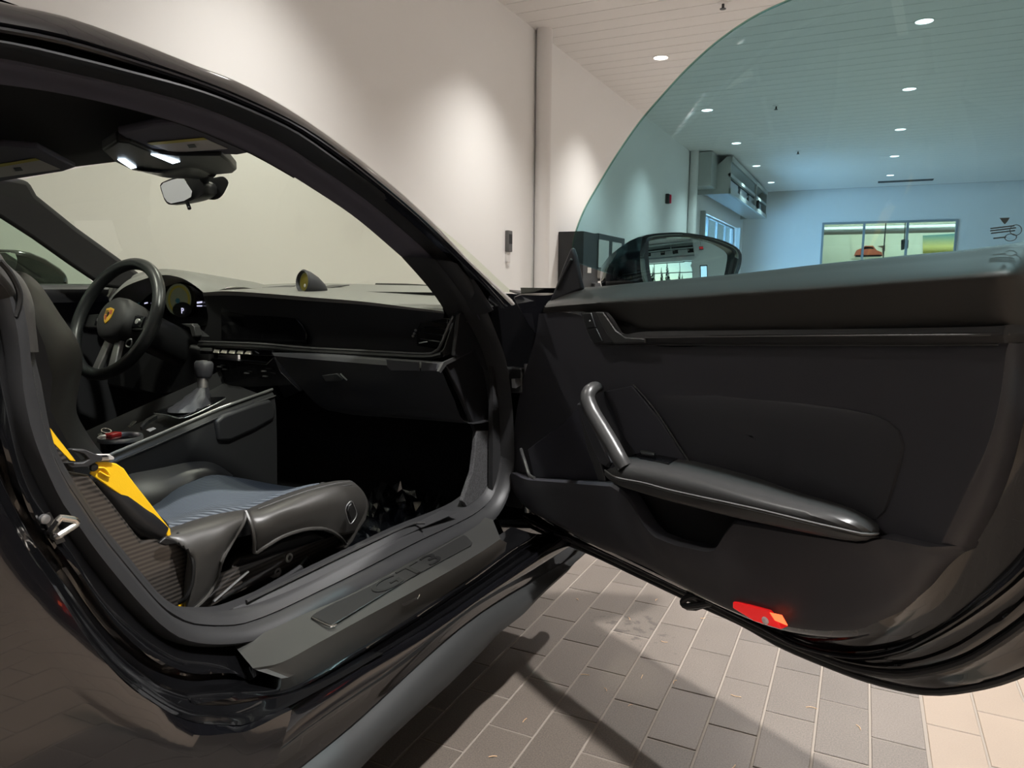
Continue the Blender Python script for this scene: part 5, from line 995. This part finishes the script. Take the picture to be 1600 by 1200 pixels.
slab('toggle_cover', PXn([(312, 543, 1.345), (330, 544, 1.345), (331, 549, 1.345), (312, 548, 1.345)]), (.006, 0, 0), SATIN, cc, bev=.001)
for q, m_ in (((342, 573), SATIN), ((350, 577), TRIMG), ((384, 583), SATIN), ((411, 580), SATIN), ((413, 588), SATIN), ((340, 611), SATIN), ((352, 613), TRIMG), ((362, 611), SATIN), ((374, 616), SATIN)):
    slab('control_key', PXn([(q[0]-3, q[1]-1, 1.352), (q[0]+4, q[1]-.5, 1.352), (q[0]+4, q[1]+1, 1.352), (q[0]-3, q[1]+.6, 1.352)]), (.004, 0, 0), m_, cc, smooth=0)
# gear lever
gl = sub('gear_lever')
def onc(q, h=0):      # point on the console top plane
    n_ = np.cross(ER[20]-ER[8], EL[12]-ER[8]); n_ /= np.linalg.norm(n_); n_ = n_ if n_[2] > 0 else -n_; return PL(q, n_, n_.dot(ER[8])+h)
slab('shift_plate', [onc(q, .004) for q in [(241, 646), (272, 634), (300, 624), (352, 622), (330, 634), (289, 653), (280, 653)]], (0, 0, .004), PIANO, gl, bev=.001)
tube('plate_edge', [onc(q, .009) for q in [(241, 646), (262, 649), (288, 653), (330, 635), (352, 623)]], .0016, SATIN, gl, n=20, segs=6)
bc_ = onc((296, 640), .006); tp = PY((317, 605), bc_[1]); kc = PY((317, 577), bc_[1])
rows = []
for t, r, wob in ((0, .052, .0), (.15, .049, .006), (.35, .038, .004), (.6, .028, .005), (.85, .019, .002), (1, .014, 0)):
    c_ = bc_+(tp-bc_)*t; rows.append([c_+np.array([math.cos(a)*(r+wob*math.sin(a*7+t*9)), math.sin(a)*(r*.8+wob*math.sin(a*7+t*9)), -.006*math.cos(a)*0]) for a in np.linspace(0, 2*math.pi, 40, endpoint=False)])
loft('boot', rows, LEATH, gl, cu=True, resample=False, caps=True)
cyl('stem', tp, kc, .0125, SATIN, gl, segs=16)
lathe('knob', kc+np.array([0, 0, -.022]), (.1, 0, 1), [(.001, 0), (.016, 0), (.020, .006), (.022, .024), (.022, .036), (.018, .042), (.001, .043)], LEATH, gl, segs=22, smooth=60)
slab('knob_badge', [kc+np.array(v) for v in ((-.008, -.008, .018), (.008, -.008, .018), (.008, .008, .018), (-.008, .008, .018))], (0, 0, .003), SATIN, gl, smooth=0)
# cup holder with ring
ch = sub('cup_holder'); cc_ = onc((188, 683), .006); rad = np.linalg.norm(onc((217, 679), .006)-cc_)
lathe('ring', cc_, (0, 0, 1), [(rad*.92, -.003), (rad*.94, .002), (rad, .003), (rad*1.03, -.002), (rad*1.02, -.006), (rad*.93, -.006)], SATIN, ch, segs=40, smooth=60)
lathe('cup_well', cc_, (0, 0, 1), [(rad*.93, -.002), (rad*.92, -.004), (rad*.88, -.05), (.001, -.05)], PIANO, ch, segs=36)
slab('tray_wall', [onc(q, .004) for q in [(219, 672), (228, 660), (246, 651), (246, 654), (232, 662), (222, 673)]], (0, 0, .008), SOFT, ch, smooth=0)
slab('tray_glint', [onc(q, .008) for q in [(199, 668), (209, 658), (213, 659), (203, 669)]], (0, 0, .002), SILVER, ch, smooth=0)
slab('tray_label', [onc(q, .002) for q in [(228, 672), (240, 668), (244, 670), (234, 675)]], (0, 0, .001), STICK, ch, smooth=0)
# ---------------- dash clock
ck = sub('dash_clock'); kc = PX((479, 441), 1.52); rk = .78*np.linalg.norm(PX((492, 441), 1.52)-kc)
ax_ = np.array([-1, .22, .10]); ax_ /= np.linalg.norm(ax_)
rows = []
for d_, k_, dz in ((.0, 1.25, 0), (-.004, 1.42, 0), (-.02, 1.35, -.002), (-.045, 1.05, -.006), (-.07, .55, -.011), (-.082, .1, -.014)):
    u = np.cross(ax_, (0, 0, 1)); u /= np.linalg.norm(u); v = np.cross(u, ax_); rows.append([kc+ax_*(d_+.015)+np.array([0, 0, dz])+(u*math.cos(t)+v*math.sin(t))*rk*k_ for t in np.linspace(0, 2*math.pi, 28, endpoint=False)])
rows.insert(0, [p-ax_*.014 + (kc-p)*.08 for p in rows[0]])
loft('clock_hood', rows, LEATH, ck, cu=True, resample=False)
lathe('clock_face', kc+ax_*.002, ax_, [(.001, 0), (rk*1.2, 0), (rk*1.2, .002), (.001, .002)], GAUGEG, ck, segs=26); lathe('clock_dial', kc+ax_*.004, ax_, [(rk*.7, 0), (rk*1.0, 0), (rk*1.0, .001), (rk*.7, .001)], GAUGEY, ck, segs=22)
lathe('clock_hub', kc+ax_*.006-np.array([0, 0, rk*.4]), ax_, [(.001, 0), (rk*.22, 0), (.001, .002)], GLYPH, ck, segs=10)
# ---------------- overhead console, visors, interior mirror
ov = sub('overhead_console')
zo = 1.116
slab('console_body', [PZ(q, zo) for q in [(160, 236), (182, 222), (204, 224), (240, 239), (275, 243), (346, 243), (360, 254), (370, 266), (364, 271), (340, 273), (300, 275), (262, 278), (238, 272), (205, 266), (180, 254)]], (0, 0, .02), OVER, ov, bev=.004)
loft('console_bow', [[PZ(q, zo) for q in [(214, 266), (250, 266), (300, 262), (330, 272)]], [PZ(q, zo-.006) for q in [(212, 266), (245, 270), (290, 272), (322, 277)]], [PZ(q, zo-.002) for q in [(216, 267), (240, 273), (262, 278), (310, 280)]]], TRIMG, ov, n=14)
for q in ([(184, 250), (196, 250), (213, 262), (205, 264)], [(236, 242), (246, 242), (281, 253), (270, 256)]):
    slab('map_light', [PZ(a, zo-.003) for a in q], (0, 0, .002), LEDW, ov, smooth=0)
for q, sq_, yq, nm in (([(184, 208), (240, 196), (300, 192), (352, 222), (389, 239), (372, 242), (320, 240), (240, 233), (200, 219)], [(230, 223), (318, 215), (356, 232), (270, 238)], [(230, 223), (318, 215), (324, 218), (238, 226.5)], 'sun_visor'),
                   ([(-60, 240), (0, 228), (60, 232), (118, 262), (100, 268), (0, 284), (-60, 292)], [(-30, 261), (55, 247), (94, 264), (-30, 281)], [(-30, 261), (55, 247), (62, 250), (-30, 266)], 'sun_visor')):
    vs = sub(nm); slab('visor_pad', [PZ(a, 1.124) for a in q], (0, 0, .012), ALCA, vs, bev=.004)
    stc = slab('warning_sticker', [PZ(a, 1.1235) for a in sq_], (0, 0, -.0008), STICK, vs, smooth=0); slab('sticker_band', [PZ(a, 1.1225) for a in yq], (0, 0, -.0005), STICKY, stc, smooth=0)
    mq = np.array(sq_).mean(0); mq = mq+np.array([5, 1]); slab('sticker_print', [PZ((mq[0]+dx, mq[1]+dy), 1.1225) for dx, dy in ((-6, -2), (5, -3), (9, 2), (-3, 3))], (0, 0, -.0005), BLACK, stc, smooth=0)
im = sub('interior_mirror')
mo = [(250, 290), (254, 285), (268, 279), (286, 275), (298, 275), (316, 284), (319, 296), (316, 305), (300, 313), (280, 318), (266, 320), (260, 317), (256, 310)]
mg = [(252, 291), (256, 286), (270, 281), (286, 277), (293, 287), (301, 299), (299, 308), (288, 314), (268, 318), (262, 315), (257, 308)]
m3 = cr([PX(q, 1.15) for q in mo], 40, True); mcn = sum(m3)/40
loft('mirror_shell', [[p+(mcn-p)*.05 for p in m3], m3, [p+np.array([.012, -.004, 0]) for p in m3], [mcn+(p-mcn)*.85+np.array([.035, -.012, 0]) for p in m3], [mcn+(p-mcn)*.3+np.array([.05, -.015, 0]) for p in m3]], HARD, im, cu=True, resample=False, caps=True)
mn_ = np.array([1, .0, .16]); slab('mirror_pane', [PL(q, mn_, mn_.dot(mcn)-.009) for q in mg], (-.0015, 0, 0), MIRROR, im, smooth=0)
loft('camera_cover', [[PX(q, 1.19) for q in cr([(a, b, 0) for a, b in [(318, 282), (335, 278), (348, 276), (357, 284), (353, 296), (346, 307), (336, 312), (322, 310), (316, 300)]], 28, True)], [PX(q, 1.25) for q in cr([(a, b, 0) for a, b in [(322, 280), (338, 277), (350, 276), (356, 284), (353, 294), (346, 304), (336, 308), (326, 305), (320, 296)]], 28, True)]], HARD, im, cu=True, caps=True, resample=False)
cyl('mirror_stem', PX((312, 286), 1.19), PX((330, 268), 1.12), .012, HARD, im); tube('dip_lever', [PX((292, 314), 1.155), PX((296, 326), 1.15)], .0045, HARD, im, n=4, segs=8)
# interior lamps: the two lit map lights really light the cabin
for q in ((200, 257), (258, 249)):
    l = bpy.data.lights.new('map_light', 'SPOT'); l.energy = 2.4; l.color = (.66, .80, 1.0); l.spot_size = R_(62); l.spot_blend = .6; l.shadow_soft_size = .015
    o = link(bpy.data.objects.new('map_light', l), ov); o.location = PZ(q, zo-.012); tgt_ = np.array([1.05, -.30, .4]); o.rotation_euler = (Vector(tgt_)-Vector(o.location)).to_track_quat('-Z', 'Y').to_euler()
# ---------------- loose things in the car
carM = Matrix.Translation(car.location) @ Matrix.Rotation(R_(87), 4, 'Z')
def loose(o, label, cat): o.matrix_world = carM; return tag(o, label, cat)
random.seed(5)
nx, ny = 40, 24; V = []; F = []
for i in range(nx):
    for j in range(ny):
        x = 1.12+.56*i/(nx-1)+random.uniform(-.006, .006); y = -.64+.46*j/(ny-1)+random.uniform(-.006, .006); z = .178+random.uniform(0, .016)*(1+.8*math.sin(i*.9+j*.5))
        if x > 1.58: z += (x-1.58)*1.06; x -= .012
        V.append((x, y, z))
for i in range(nx-1):
    for j in range(ny-1): a = i*ny+j; F.append((a, a+1, a+ny+1, a+ny))
loose(add('floor_film', V, F, PLASTICF, smooth=0), 'crumpled clear plastic film laid over the black passenger footwell carpet', 'plastic film')
fob = empty('key_fob'); loose(fob, 'red key fob with silver ring lying in the console cup holder', 'key fob')
fp = cc_+np.array([.0, -.0, -.004])
box('fob_body', onc((177, 680), .006), (.03, .020, .012), RED, fob, ax=((1, .2, 0), (-.2, 1, 0), (0, 0, 1)), bev=.003)
tube('key_ring', [onc((166, 673), .010)+np.array([math.cos(t)*.010, math.sin(t)*.010, .004*math.sin(t)]) for t in np.linspace(0, 6.28, 16, endpoint=False)], .0012, SILVER, fob, n=20, segs=6, closed=True)
slab('key_blade', [onc(q, .010) for q in [(152, 680), (158, 677), (160, 679), (154, 682)]], (0, 0, .002), SILVER, fob, smooth=0)
